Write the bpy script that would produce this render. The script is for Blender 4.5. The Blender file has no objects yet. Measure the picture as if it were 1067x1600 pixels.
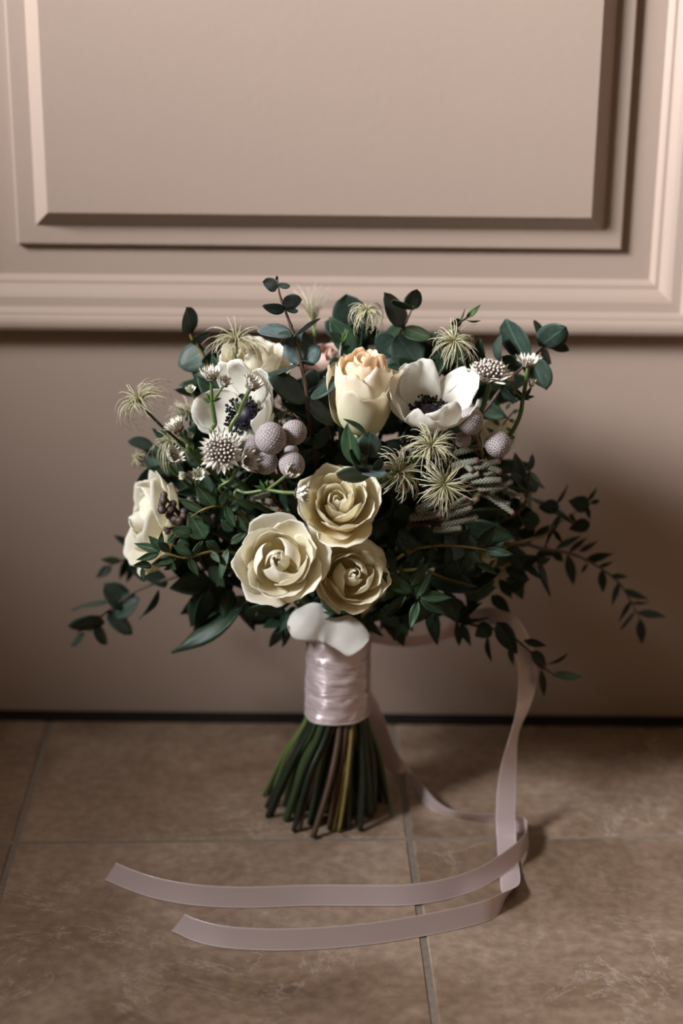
import bpy, math, random
import numpy as np
from mathutils import Vector, Matrix, Quaternion

R = math.radians
random.seed(11)
SC = bpy.context.scene
COL = SC.collection

# ------------------------------------------------------------------ camera
FPX = 2600.0
CAM = Vector((0.0, -1.319, 0.652))
PITCH = math.atan(907 / FPX)
ROLL = R(0.55)
fw = Vector((0, math.cos(PITCH), -math.sin(PITCH)))
r0 = Vector((1, 0, 0)); u0 = r0.cross(fw)
cr = r0 * math.cos(ROLL) + u0 * math.sin(ROLL)
cu = -r0 * math.sin(ROLL) + u0 * math.cos(ROLL)
cd = bpy.data.cameras.new('camera')
cam = bpy.data.objects.new('camera', cd); COL.objects.link(cam)
cd.sensor_fit = 'VERTICAL'; cd.sensor_height = 36; cd.sensor_width = 24
cd.lens = FPX / 1600 * 36
cd.clip_start = 0.02
m3 = Matrix((cr, cu, -fw)).transposed()
cam.matrix_world = Matrix.Translation(CAM) @ m3.to_4x4()
cd.dof.use_dof = True
cd.dof.focus_distance = 1.145
cd.dof.aperture_fstop = 2.8
SC.camera = cam

# ------------------------------------------------------------------ light and exposure
SC.view_settings.view_transform = 'Standard'
SC.view_settings.look = 'None'
SC.view_settings.exposure = 0.0
SC.view_settings.gamma = 1.0
SC.view_settings.use_curve_mapping = False
w = bpy.data.worlds.new('room_light'); SC.world = w; w.use_nodes = True
bg = w.node_tree.nodes['Background']
bg.inputs[0].default_value = (1.0, 0.66, 0.35, 1); bg.inputs[1].default_value = 0.145
ld = bpy.data.lights.new('window_daylight', 'AREA')
ld.shape = 'RECTANGLE'; ld.size = 1.3; ld.size_y = 2.9
ld.energy = 1500; ld.color = (0.94, 0.97, 1.0)
lo = bpy.data.objects.new('window_daylight', ld); COL.objects.link(lo)
lo.location = (-4.08, -2.45, 2.35)
lo.rotation_euler = (Vector((0, -0.1, 0.35)) - lo.location).to_track_quat('-Z', 'Y').to_euler()


# ------------------------------------------------------------------ placing helpers
def P(px, py, Y):
    d = fw + cr * ((px - 533.5) / FPX) - cu * ((py - 800) / FPX)
    return CAM + d * ((Y - CAM.y) / d.y)


def G(px, py, Z=0.0):
    d = fw + cr * ((px - 533.5) / FPX) - cu * ((py - 800) / FPX)
    return CAM + d * ((Z - CAM.z) / d.z)


def SCL(p):
    return FPX / ((p - CAM).dot(fw))          # pixels per metre at p


# ------------------------------------------------------------------ materials
def mat(name, rough=0.5, spec=0.5):
    m = bpy.data.materials.new(name); m.use_nodes = True
    nt = m.node_tree; b = nt.nodes['Principled BSDF']
    b.inputs['Roughness'].default_value = rough
    b.inputs['Specular IOR Level'].default_value = spec
    return m, nt, b


def N(nt, t, **k):
    n = nt.nodes.new(t)
    for a, v in k.items():
        if a.startswith('i_'):
            n.inputs[int(a[2:]) if a[2:].isdigit() else a[2:]].default_value = v
        else:
            setattr(n, a, v)
    return n


def ramp(nt, stops, fac=None):
    n = nt.nodes.new('ShaderNodeValToRGB')
    e = n.color_ramp.elements
    while len(e) < len(stops): e.new(0.5)
    for q, (p, c) in zip(e, stops):
        q.position = p; q.color = (*c, 1) if len(c) == 3 else c
    if fac is not None: nt.links.new(fac, n.inputs[0])
    return n


def mixc(nt, a, b, f, mode='MIX'):
    n = nt.nodes.new('ShaderNodeMix'); n.data_type = 'RGBA'; n.blend_type = mode
    for s, v in ((0, f), (6, a), (7, b)):
        if hasattr(v, 'is_output'): nt.links.new(v, n.inputs[s])
        elif s == 0: n.inputs[0].default_value = v
        else: n.inputs[s].default_value = (*v, 1)
    return n.outputs[2]


def bump(nt, b, h, strength, dist):
    n = N(nt, 'ShaderNodeBump'); n.inputs['Strength'].default_value = strength
    n.inputs['Distance'].default_value = dist
    nt.links.new(h, n.inputs['Height']); nt.links.new(n.outputs[0], b.inputs['Normal'])


def translucent(nt, b, col, f):
    t = N(nt, 'ShaderNodeBsdfTranslucent'); nt.links.new(col, t.inputs[0])
    mx = N(nt, 'ShaderNodeMixShader'); mx.inputs[0].default_value = f
    nt.links.new(b.outputs[0], mx.inputs[1]); nt.links.new(t.outputs[0], mx.inputs[2])
    nt.links.new(mx.outputs[0], nt.nodes['Material Output'].inputs[0])


def paint_mat(name, c, rough=0.42):
    m, nt, b = mat(name, rough, 0.4)
    tc = N(nt, 'ShaderNodeTexCoord')
    n1 = N(nt, 'ShaderNodeTexNoise'); n1.inputs['Scale'].default_value = 6
    nt.links.new(tc.outputs['Object'], n1.inputs['Vector'])
    c2 = tuple(v * 0.93 for v in c)
    col = mixc(nt, c, c2, n1.outputs[0]); nt.links.new(col, b.inputs['Base Color'])
    n2 = N(nt, 'ShaderNodeTexNoise'); n2.inputs['Scale'].default_value = 160
    nt.links.new(tc.outputs['Object'], n2.inputs['Vector'])
    bump(nt, b, n2.outputs[0], 0.12, 0.001)
    return m


def tile_mat():
    m, nt, b = mat('stone_tile', 0.42, 0.45)
    tc = N(nt, 'ShaderNodeTexCoord'); oi = N(nt, 'ShaderNodeObjectInfo')
    g = N(nt, 'ShaderNodeNewGeometry')
    add = N(nt, 'ShaderNodeVectorMath', operation='MULTIPLY_ADD')
    nt.links.new(oi.outputs['Random'], add.inputs[0]); add.inputs[1].default_value = (7, 5, 3)
    nt.links.new(g.outputs['Position'], add.inputs[2])
    v = add.outputs[0]
    n1 = N(nt, 'ShaderNodeTexNoise'); n1.inputs['Scale'].default_value = 6; n1.inputs['Detail'].default_value = 8
    n1.inputs['Roughness'].default_value = 0.70; n1.inputs['Distortion'].default_value = 0.5
    nt.links.new(v, n1.inputs['Vector'])
    r1 = ramp(nt, [(0.28, (0.115, 0.072, 0.046)), (0.46, (0.215, 0.145, 0.100)), (0.58, (0.285, 0.203, 0.150)), (0.76, (0.40, 0.305, 0.235))], n1.outputs[0])
    # pale veins
    n2 = N(nt, 'ShaderNodeTexNoise'); n2.inputs['Scale'].default_value = 11; n2.inputs['Detail'].default_value = 8; n2.inputs['Distortion'].default_value = 0.7; n2.inputs['Roughness'].default_value = 0.66
    nt.links.new(v, n2.inputs['Vector'])
    r2 = ramp(nt, [(0.0, (0, 0, 0)), (0.488, (0, 0, 0)), (0.5, (1, 1, 1)), (0.512, (0, 0, 0))], n2.outputs[0])
    n4 = N(nt, 'ShaderNodeTexNoise'); n4.inputs['Scale'].default_value = 5; nt.links.new(v, n4.inputs['Vector'])
    r4 = ramp(nt, [(0.46, (0, 0, 0)), (0.64, (0.6, 0.6, 0.6))], n4.outputs[0])
    mu = N(nt, 'ShaderNodeMath', operation='MULTIPLY'); nt.links.new(r2.outputs[0], mu.inputs[0]); nt.links.new(r4.outputs[0], mu.inputs[1])
    c = mixc(nt, r1.outputs[0], (0.44, 0.37, 0.31), mu.outputs[0])
    n3 = N(nt, 'ShaderNodeTexNoise'); n3.inputs['Scale'].default_value = 120; n3.inputs['Detail'].default_value = 4
    nt.links.new(v, n3.inputs['Vector'])
    r3 = ramp(nt, [(0.35, (0.82, 0.80, 0.79)), (0.65, (1.13, 1.12, 1.11))], n3.outputs[0])
    c = mixc(nt, c, r3.outputs[0], 1.0, 'MULTIPLY')
    nt.links.new(c, b.inputs['Base Color'])
    rr = ramp(nt, [(0.3, (0.36,) * 3), (0.7, (0.55,) * 3)], n1.outputs[0]); nt.links.new(rr.outputs[0], b.inputs['Roughness'])
    ad = N(nt, 'ShaderNodeMath', operation='ADD'); nt.links.new(n1.outputs[0], ad.inputs[0]); nt.links.new(n3.outputs[0], ad.inputs[1])
    bump(nt, b, ad.outputs[0], 0.13, 0.0012)
    return m


def leaf_mat(name, ca, cb, rib, rough=0.5, trans=0.12, spec=0.28):
    m, nt, b = mat(name, rough, spec)
    oi = N(nt, 'ShaderNodeObjectInfo'); tc = N(nt, 'ShaderNodeTexCoord')
    col = mixc(nt, ca, cb, oi.outputs['Random'])
    n1 = N(nt, 'ShaderNodeTexNoise'); n1.inputs['Scale'].default_value = 5; n1.inputs['Detail'].default_value = 5
    nt.links.new(tc.outputs['Generated'], n1.inputs['Vector'])
    r1 = ramp(nt, [(0.3, (0.72, 0.72, 0.72)), (0.7, (1.25, 1.25, 1.25))], n1.outputs[0])
    col = mixc(nt, col, r1.outputs[0], 1.0, 'MULTIPLY')
    at = N(nt, 'ShaderNodeAttribute', attribute_name='u')
    rr = ramp(nt, [(0.0, (1, 1, 1)), (0.045, (0.55,) * 3), (0.10, (0, 0, 0)), (0.94, (0, 0, 0)), (1.0, (0.45,) * 3)], at.outputs['Fac'])
    col = mixc(nt, col, rib, rr.outputs[0])
    nt.links.new(col, b.inputs['Base Color'])
    wv = N(nt, 'ShaderNodeTexNoise'); wv.inputs['Scale'].default_value = 30; nt.links.new(tc.outputs['Generated'], wv.inputs['Vector'])
    bump(nt, b, wv.outputs[0], 0.2, 0.0006)
    translucent(nt, b, col, trans)
    return m


def petal_mat(name, base, mid, tip, trans=0.5, rough=0.6):
    m, nt, b = mat(name, rough, 0.3)
    at = N(nt, 'ShaderNodeAttribute', attribute_name='v'); au = N(nt, 'ShaderNodeAttribute', attribute_name='u')
    r = ramp(nt, [(0.0, base), (0.45, mid), (0.9, tip), (1.0, tip)], at.outputs['Fac'])
    # fine veins running along the petal
    cx = N(nt, 'ShaderNodeCombineXYZ'); nt.links.new(au.outputs['Fac'], cx.inputs[0]); nt.links.new(at.outputs['Fac'], cx.inputs[1])
    mp = N(nt, 'ShaderNodeMapping'); mp.inputs['Scale'].default_value = (26, 2.2, 1); nt.links.new(cx.outputs[0], mp.inputs[0])
    n = N(nt, 'ShaderNodeTexNoise'); n.inputs['Scale'].default_value = 1.0; n.inputs['Detail'].default_value = 3; nt.links.new(mp.outputs[0], n.inputs['Vector'])
    r2 = ramp(nt, [(0.3, (0.965, 0.96, 0.945)), (0.7, (1.02, 1.02, 1.02))], n.outputs[0])
    col = mixc(nt, r.outputs[0], r2.outputs[0], 1.0, 'MULTIPLY')
    nt.links.new(col, b.inputs['Base Color'])
    bump(nt, b, n.outputs[0], 0.10, 0.0006)
    translucent(nt, b, col, trans)
    return m


def plain(name, c, rough=0.5, spec=0.4, noise=0.25, scale=40, bmp=0.0):
    m, nt, b = mat(name, rough, spec)
    tc = N(nt, 'ShaderNodeTexCoord'); n = N(nt, 'ShaderNodeTexNoise'); n.inputs['Scale'].default_value = scale; n.inputs['Detail'].default_value = 4
    nt.links.new(tc.outputs['Object'], n.inputs['Vector'])
    col = mixc(nt, tuple(v * (1 - noise) for v in c), tuple(min(1, v * (1 + noise)) for v in c), n.outputs[0])
    nt.links.new(col, b.inputs['Base Color'])
    if bmp: bump(nt, b, n.outputs[0], bmp, 0.001)
    return m


def bract_mat():
    m, nt, b = mat('astrantia_bract', 0.6, 0.25)
    at = N(nt, 'ShaderNodeAttribute', attribute_name='v'); au = N(nt, 'ShaderNodeAttribute', attribute_name='u')
    r = ramp(nt, [(0.0, (0.66, 0.68, 0.48)), (0.3, (0.86, 0.83, 0.74)), (0.84, (0.84, 0.80, 0.72)), (0.95, (0.34, 0.34, 0.20)), (1.0, (0.08, 0.10, 0.04))], at.outputs['Fac'])
    rr = ramp(nt, [(0.0, (0.55,) * 3), (0.12, (0, 0, 0)), (0.45, (0, 0, 0)), (0.55, (0.3,) * 3), (0.65, (0, 0, 0))], au.outputs['Fac'])
    col = mixc(nt, r.outputs[0], (0.48, 0.44, 0.34), rr.outputs[0])
    nt.links.new(col, b.inputs['Base Color']); translucent(nt, b, col, 0.2)
    return m


def attr_mat(name, stops, rough=0.5, trans=0.0, spec=0.4, bmp=0.0, scale=300):
    m, nt, b = mat(name, rough, spec)
    at = N(nt, 'ShaderNodeAttribute', attribute_name='v')
    r = ramp(nt, stops, at.outputs['Fac'])
    nt.links.new(r.outputs[0], b.inputs['Base Color'])
    if bmp:
        tc = N(nt, 'ShaderNodeTexCoord'); n = N(nt, 'ShaderNodeTexNoise'); n.inputs['Scale'].default_value = scale
        nt.links.new(tc.outputs['Object'], n.inputs['Vector']); bump(nt, b, n.outputs[0], bmp, 0.001)
    if trans: translucent(nt, b, r.outputs[0], trans)
    return m


def satin_mat(name, wrinkle):
    m, nt, b = mat(name, 0.36 if wrinkle else 0.33, 0.7)
    at = N(nt, 'ShaderNodeAttribute', attribute_name='u')
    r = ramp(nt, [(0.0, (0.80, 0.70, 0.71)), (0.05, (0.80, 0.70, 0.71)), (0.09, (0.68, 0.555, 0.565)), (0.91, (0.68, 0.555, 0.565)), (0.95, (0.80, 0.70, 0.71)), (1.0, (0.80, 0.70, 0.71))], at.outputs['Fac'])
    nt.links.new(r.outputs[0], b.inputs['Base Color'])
    b.inputs['Sheen Weight'].default_value = 0.25; b.inputs['Sheen Roughness'].default_value = 0.4
    b.inputs['Anisotropic'].default_value = 0.85 if wrinkle else 0.3; b.inputs['Metallic'].default_value = 0.5
    tc = N(nt, 'ShaderNodeTexCoord'); n = N(nt, 'ShaderNodeTexNoise'); n.inputs['Scale'].default_value = 90; n.inputs['Detail'].default_value = 3
    if wrinkle:
        tg = N(nt, 'ShaderNodeTangent', direction_type='RADIAL', axis='Z'); nt.links.new(tg.outputs[0], b.inputs['Tangent']); b.inputs['Anisotropic Rotation'].default_value = 0.25
        mp = N(nt, 'ShaderNodeMapping'); mp.inputs['Scale'].default_value = (0.28, 0.28, 1.5); nt.links.new(tc.outputs['Object'], mp.inputs[0]); nt.links.new(mp.outputs[0], n.inputs['Vector'])
        n.inputs['Distortion'].default_value = 0.8; bump(nt, b, n.outputs[0], 0.9, 0.0035)
    else:
        nt.links.new(tc.outputs['Object'], n.inputs['Vector']); bump(nt, b, n.outputs[0], 0.08, 0.001)
        translucent(nt, b, r.outputs[0], 0.1)
    return m


M = {}
M['door'] = paint_mat('beige_door_paint', (0.352, 0.263, 0.215))
M['wall'] = paint_mat('wall_paint', (0.60, 0.55, 0.49), 0.7)
M['tile'] = tile_mat()
M['gap_shade'] = plain('door_gap_shade', (0.012, 0.009, 0.007), 0.8, 0.2)  # near black, paints the shade in the gap under the door
M['grout'] = plain('grout', (0.20, 0.165, 0.137), 0.9, 0.2, 0.3, 200, 0.4)
M['silver'] = leaf_mat('eucalyptus_silver', (0.115, 0.155, 0.160), (0.085, 0.130, 0.125), (0.17, 0.20, 0.19), 0.48)
M['teal'] = leaf_mat('eucalyptus_teal', (0.036, 0.058, 0.043), (0.058, 0.084, 0.065), (0.09, 0.14, 0.11), 0.45)
M['dark'] = leaf_mat('eucalyptus_dark', (0.022, 0.042, 0.030), (0.034, 0.055, 0.042), (0.05, 0.075, 0.05), 0.5)
M['green'] = leaf_mat('leaf_green', (0.028, 0.060, 0.030), (0.042, 0.078, 0.040), (0.11, 0.15, 0.07), 0.42)
M['ruscus'] = leaf_mat('ruscus_green', (0.016, 0.036, 0.019), (0.026, 0.050, 0.027), (0.04, 0.065, 0.035), 0.42, 0.08)
M['willow'] = leaf_mat('willow_leaf', (0.009, 0.017, 0.010), (0.016, 0.026, 0.016), (0.03, 0.042, 0.024), 0.55, 0.05, 0.2)
M['bright'] = leaf_mat('bright_green', (0.075, 0.13, 0.035), (0.055, 0.11, 0.03), (0.14, 0.2, 0.08), 0.45)
M['rose'] = petal_mat('cream_petal', (0.95, 0.74, 0.33), (0.96, 0.87, 0.64), (0.96, 0.92, 0.79))
M['ivory'] = petal_mat('ivory_petal', (0.94, 0.78, 0.40), (0.96, 0.90, 0.72), (0.97, 0.94, 0.85))
M['peach'] = petal_mat('peach_petal', (0.70, 0.66, 0.36), (0.92, 0.78, 0.58), (0.94, 0.78, 0.60))
M['peachout'] = petal_mat('pale_outer_petal', (0.66, 0.66, 0.38), (0.86, 0.82, 0.62), (0.92, 0.86, 0.74))
M['blush'] = petal_mat('blush_petal', (0.62, 0.42, 0.34), (0.72, 0.52, 0.44), (0.76, 0.58, 0.50))
M['white'] = petal_mat('white_petal', (0.66, 0.68, 0.50), (0.84, 0.81, 0.74), (0.86, 0.84, 0.79))
M['loose'] = petal_mat('loose_white_petal', (0.84, 0.79, 0.73), (0.92, 0.89, 0.85), (0.93, 0.91, 0.87))
M['anemone'] = plain('anemone_black', (0.010, 0.006, 0.014), 0.5, 0.3, 0.4, 300)
M['bract'] = bract_mat()
M['cushion'] = attr_mat('astrantia_florets', [(0.0, (0.10, 0.075, 0.06)), (0.6, (0.17, 0.12, 0.11)), (0.8, (0.45, 0.38, 0.33)), (1.0, (0.66, 0.60, 0.52))], 0.6)
M['cushion_green'] = attr_mat('astrantia_green_florets', [(0.0, (0.10, 0.12, 0.05)), (0.6, (0.20, 0.22, 0.11)), (0.8, (0.40, 0.42, 0.26)), (1.0, (0.55, 0.54, 0.38))], 0.6)
M['plume'] = attr_mat('clematis_plume', [(0.0, (0.26, 0.25, 0.10)), (0.3, (0.46, 0.42, 0.25)), (1.0, (0.68, 0.62, 0.48))], 0.42, 0.15)
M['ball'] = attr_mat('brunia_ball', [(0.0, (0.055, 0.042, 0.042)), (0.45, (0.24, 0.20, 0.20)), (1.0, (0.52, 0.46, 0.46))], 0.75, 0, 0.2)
M['spike'], _nt, _b = mat('brunia_spike', 0.8, 0.2)
_r = ramp(_nt, [(0.0, (0.075, 0.078, 0.058)), (0.5, (0.20, 0.205, 0.155)), (1.0, (0.37, 0.37, 0.30))], N(_nt, 'ShaderNodeAttribute', attribute_name='v').outputs['Fac'])
_q = ramp(_nt, [(0.86, (0, 0, 0)), (0.97, (0.75, 0.75, 0.75))], N(_nt, 'ShaderNodeAttribute', attribute_name='u').outputs['Fac'])
_nt.links.new(mixc(_nt, _r.outputs[0], (0.26, 0.15, 0.13), _q.outputs[0]), _b.inputs['Base Color'])
M['brown'] = plain('brown_bud', (0.080, 0.052, 0.042), 0.42, 0.5, 0.6, 420, 0.9)
M['st_green'] = plain('stem_green', (0.030, 0.044, 0.018), 0.28, 0.5, 0.45, 30)
M['st_fresh'] = plain('stem_fresh_green', (0.085, 0.125, 0.034), 0.38, 0.5, 0.4, 30)
M['st_dark'] = plain('stem_dark_green', (0.012, 0.020, 0.011), 0.26, 0.5, 0.4, 30)
M['st_wood'] = plain('stem_brown_wood', (0.070, 0.038, 0.023), 0.5, 0.35, 0.5, 60, 0.4)
M['st_olive'] = plain('stem_olive_yellow', (0.19, 0.135, 0.042), 0.45, 0.4, 0.45, 50, 0.2)
M['satin'] = satin_mat('lilac_satin', False)
M['satin_wrap'] = satin_mat('wrinkled_lilac_satin', True)


# ------------------------------------------------------------------ mesh helpers
def mesh(name, v, f, m, attrs=None, smooth=True):
    me = bpy.data.meshes.new(name)
    me.from_pydata([tuple(q) for q in v], [], f)
    for k, a in (attrs or {}).items():
        at = me.attributes.new(k, 'FLOAT', 'POINT'); at.data.foreach_set('value', np.asarray(a, dtype=np.float32))
    if smooth: me.polygons.foreach_set('use_smooth', [True] * len(me.polygons))
    if m is not None: me.materials.append(m)
    me.update()
    return me


def link(name, me, parent=None, loc=None, mw=None):
    o = bpy.data.objects.new(name, me); COL.objects.link(o)
    if parent is not None: o.parent = parent
    if mw is not None: o.matrix_local = mw
    elif loc is not None: o.location = loc
    return o


def grid_solid(g, t, uu, vv):
    """grid g[i][j] of vectors -> thin solid sheet; uu, vv attribute values per vertex"""
    A = np.array([[tuple(p) for p in row] for row in g]); nu, nv = A.shape[:2]
    dv = np.gradient(A, axis=0); du = np.gradient(A, axis=1)
    n = np.cross(dv, du); ln = np.linalg.norm(n, axis=2, keepdims=True); n = n / np.maximum(ln, 1e-12)
    F = A + n * t / 2; B = A - n * t / 2
    v = np.concatenate([F.reshape(-1, 3), B.reshape(-1, 3)])
    o = nu * nv; f = []
    idx = lambda i, j: i * nv + j
    for i in range(nu - 1):
        for j in range(nv - 1):
            a, b, c, d = idx(i, j), idx(i + 1, j), idx(i + 1, j + 1), idx(i, j + 1)
            f.append((d, c, b, a)); f.append((o + a, o + b, o + c, o + d))
    for i in range(nu - 1):
        a, b = idx(i, 0), idx(i + 1, 0); f.append((a, b, o + b, o + a))
        a, b = idx(i, nv - 1), idx(i + 1, nv - 1); f.append((b, a, o + a, o + b))
    for j in range(nv - 1):
        a, b = idx(0, j), idx(0, j + 1); f.append((b, a, o + a, o + b))
        a, b = idx(nu - 1, j), idx(nu - 1, j + 1); f.append((a, b, o + b, o + a))
    U = np.asarray(uu).reshape(-1); V = np.asarray(vv).reshape(-1)
    return v.tolist(), f, {'u': np.concatenate([U, U]), 'v': np.concatenate([V, V])}


def catmull(pts, n):
    pts = [Vector(p) for p in pts]
    if len(pts) == 2: return [pts[0].lerp(pts[1], i / n) for i in range(n + 1)]
    q = [pts[0] * 2 - pts[1]] + pts + [pts[-1] * 2 - pts[-2]]
    out = []; S = len(pts) - 1
    for i in range(n + 1):
        s = i / n * S; k = min(int(s), S - 1); t = s - k
        a, b, c, d = q[k:k + 4]
        out.append(0.5 * (2 * b + (c - a) * t + (2 * a - 5 * b + 4 * c - d) * t * t + (3 * b - a - 3 * c + d) * t ** 3))
    return out


def tube(pts, rad, ns=6, cap=True):
    """closed tube through pts; rad a number or list"""
    n = len(pts)
    if not hasattr(rad, '__len__'): rad = [rad] * n
    T = [(pts[min(i + 1, n - 1)] - pts[max(i - 1, 0)]).normalized() for i in range(n)]
    x = T[0].orthogonal().normalized(); v = []; f = []; at = []
    for i in range(n):
        x = (x - T[i] * x.dot(T[i])).normalized(); y = T[i].cross(x)
        for k in range(ns):
            a = 2 * math.pi * k / ns
            v.append(pts[i] + (x * math.cos(a) + y * math.sin(a)) * rad[i]); at.append(i / (n - 1))
    for i in range(n - 1):
        for k in range(ns):
            a = i * ns + k; b = i * ns + (k + 1) % ns
            f.append((a, b, b + ns, a + ns))
    if cap:
        f.append(tuple(range(ns - 1, -1, -1))); f.append(tuple(range((n - 1) * ns, n * ns)))
    return v, f, at


def join(parts):
    V = []; F = []; A = []
    for v, f, a in parts:
        o = len(V); V += list(v); F += [tuple(i + o for i in q) for q in f]; A += list(a)
    return V, F, A


def box(x0, x1, y0, y1, z0, z1, bev=0.0):
    if bev <= 0:
        v = [(x, y, z) for z in (z0, z1) for y in (y0, y1) for x in (x0, x1)]
        return v, [(0, 2, 3, 1), (4, 5, 7, 6), (0, 1, 5, 4), (1, 3, 7, 5), (3, 2, 6, 7), (2, 0, 4, 6)]
    b = bev
    v = [(x0, y0, z0), (x1, y0, z0), (x1, y1, z0), (x0, y1, z0), (x0, y0, z1 - b), (x1, y0, z1 - b), (x1, y1, z1 - b), (x0, y1, z1 - b),
         (x0 + b, y0 + b, z1), (x1 - b, y0 + b, z1), (x1 - b, y1 - b, z1), (x0 + b, y1 - b, z1)]
    f = [(3, 2, 1, 0), (8, 9, 10, 11)]
    for q in (0, 4):
        for k in range(4):
            a = q + k; c = q + (k + 1) % 4; f.append((a, c, c + 4, a + 4))
    return v, f


def thing(name, label, cat, group=None):
    o = bpy.data.objects.new(name, None); COL.objects.link(o)
    o.empty_display_size = 0.01
    o['label'] = label; o['category'] = cat
    if group: o['group'] = group
    return o


def struct(name, me, parent=None):
    o = link(name, me, parent)
    if parent is None: o['kind'] = 'structure'
    return o


# ------------------------------------------------------------------ setting: floor
fl = struct('floor', mesh('floor', *box(-2.4, 2.4, -3.0, 0.60, -0.03, -0.0013), M['grout'], smooth=False))
TA = R(2.1); TW = 0.2990; GAP = 0.0042
corner = Vector((0.0544, -0.2030, 0))
ex = Vector((math.cos(TA), math.sin(TA), 0)); ey = Vector((-math.sin(TA), math.cos(TA), 0))
tm = mesh('tile', *box(0, TW - GAP, 0, TW - GAP, -0.010, 0.0, 0.0012), M['tile'], smooth=False)
for i in range(-4, 4):
    for j in range(-5, 2):
        c = corner + ex * (i * TW + GAP / 2) + ey * (j * TW + GAP / 2)
        link('tile', tm, fl, mw=Matrix.Translation(c + Vector((0, 0, random.uniform(-0.0004, 0)))) @ Matrix.Rotation(TA, 4, 'Z'))

struct('shade_strip_1', mesh('shade_strip_1', *box(-0.48, 0.47, -0.0105, 0.046, 0.0, 0.0028), M['gap_shade'], smooth=False))  # added strip on the tiles whose dark colour stands for shade under the door

# ------------------------------------------------------------------ setting: walls and the door
DX0, DX1, DZ0, DZ1 = -0.415, 0.405, 0.005, 2.03
wb = struct('wall_back', mesh('wall_back', *box(-2.4, DX0 - 0.06, 0.0, 0.12, 0, 2.6), M['wall'], smooth=False))
link('wall_panel', mesh('wall_panel', *box(DX1 + 0.06, 2.4, 0.0, 0.12, 0, 2.6), M['wall'], smooth=False), wb)
link('wall_panel', mesh('wall_panel', *box(DX0 - 0.06, DX1 + 0.06, 0.0, 0.12, DZ1 + 0.06, 2.6), M['wall'], smooth=False), wb)
for a, b in ((DX0 - 0.06, DX0 - 0.003), (DX1 + 0.003, DX1 + 0.06)):
    link('door_jamb', mesh('door_jamb', *box(a, b, -0.012, 0.12, 0, DZ1 + 0.003), M['door'], smooth=False), wb)
link('door_head', mesh('door_head', *box(DX0 - 0.06, DX1 + 0.06, -0.012, 0.12, DZ1 + 0.003, DZ1 + 0.06), M['door'], smooth=False), wb)
struct('wall_beyond', mesh('wall_beyond', *box(-2.4, 2.4, 0.50, 0.60, 0, 2.6), M['wall'], smooth=False))

# left wall with the window opening that lets the daylight in
WX = -1.20; WY0, WY1, WZ0, WZ1 = -1.75, -0.12, 0.97, 2.25
wl = struct('wall_left', mesh('wall_left', *box(WX - 0.18, WX, -3.0, 0.0, 0, WZ0), M['wall'], smooth=False))
for a in ((-3.0, 0.0, WZ1, 2.6), (-3.0, WY0, WZ0, WZ1), (WY1, 0.0, WZ0, WZ1)):
    link('wall_panel', mesh('wall_panel', *box(WX - 0.18, WX, *a), M['wall'], smooth=False), wl)
wn = struct('window_1', mesh('window_1', *box(WX - 0.20, WX + 0.05, WY0 - 0.04, WY1 + 0.04, WZ0, WZ0 + 0.025), M['door'], smooth=False))

# door leaf: slab with a moulded raised panel (profile measured inward from the panel opening)
d1 = struct('door_1', mesh('door_1', *box(DX0, DX1, 0.010, 0.044, DZ0, DZ1), M['door'], smooth=False))
OX0, OX1, OZ0, OZ1 = -0.2980, 0.2868, 0.3480, 1.90     # outer edge of the moulding
OX0, OX1 = -0.3265, 0.2877
def rail(n, x0, x1, z0, z1):
    link(n, mesh(n, *box(x0, x1, 0.0, 0.010, z0, z1), M['door'], smooth=False), d1)
rail('bottom_rail', DX0, DX1, DZ0, OZ0 + 0.02)
rail('top_rail', DX0, DX1, OZ1 - 0.02, DZ1)
rail('stile', DX0, OX0 + 0.02, OZ0 + 0.02, OZ1 - 0.02)
rail('stile', OX1 - 0.02, DX1, OZ0 + 0.02, OZ1 - 0.02)

def frame_profile(name, prof, x0, x1, z0, z1, cap=False):
    """mitred frame: prof = list of (inset, proud); last loop capped when cap"""
    v = []; f = []
    for s, d in prof:
        v += [(x0 + s, -d, z0 + s), (x1 - s, -d, z0 + s), (x1 - s, -d, z1 - s), (x0 + s, -d, z1 - s)]
    for i in range(len(prof) - 1):
        for k in range(4):
            a = 4 * i + k; b = 4 * i + (k + 1) % 4
            f.append((a, b, b + 4, a + 4))
    if cap:
        a = 4 * (len(prof) - 1); f.append((a, a + 1, a + 2, a + 3))
    me = mesh(name, v, f, M['door'], smooth=False)
    return me
MOULD = [(0.0, -0.004), (0.0, 0.0125), (0.0012, 0.0152), (0.0040, 0.0166), (0.0075, 0.0168), (0.0105, 0.0160), (0.0122, 0.0142), (0.0130, 0.0136),
         (0.0142, 0.0136), (0.0168, 0.0118), (0.0182, 0.0100), (0.0190, 0.0096), (0.0262, 0.0088), (0.0272, 0.0084), (0.0300, 0.0070), (0.0330, 0.0046), (0.0350, 0.0020), (0.0362, 0.0014),
         (0.0380, 0.0014), (0.0392, 0.0008), (0.0415, -0.0018), (0.0430, -0.0040)]
link('panel_moulding', frame_profile('panel_moulding', MOULD, OX0, OX1, OZ0, OZ1), d1)
PAN = [(0.036, -0.0035), (0.0665, -0.0035), (0.0672, 0.0012), (0.0680, 0.0018), (0.0690, 0.0020), (0.0810, 0.0020), (0.0825, 0.0020), (0.0930, 0.0126), (0.0938, 0.0138), (0.0946, 0.0142)]
link('raised_panel', frame_profile('raised_panel', PAN, OX0, OX1, OZ0, OZ1, True), d1)


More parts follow.
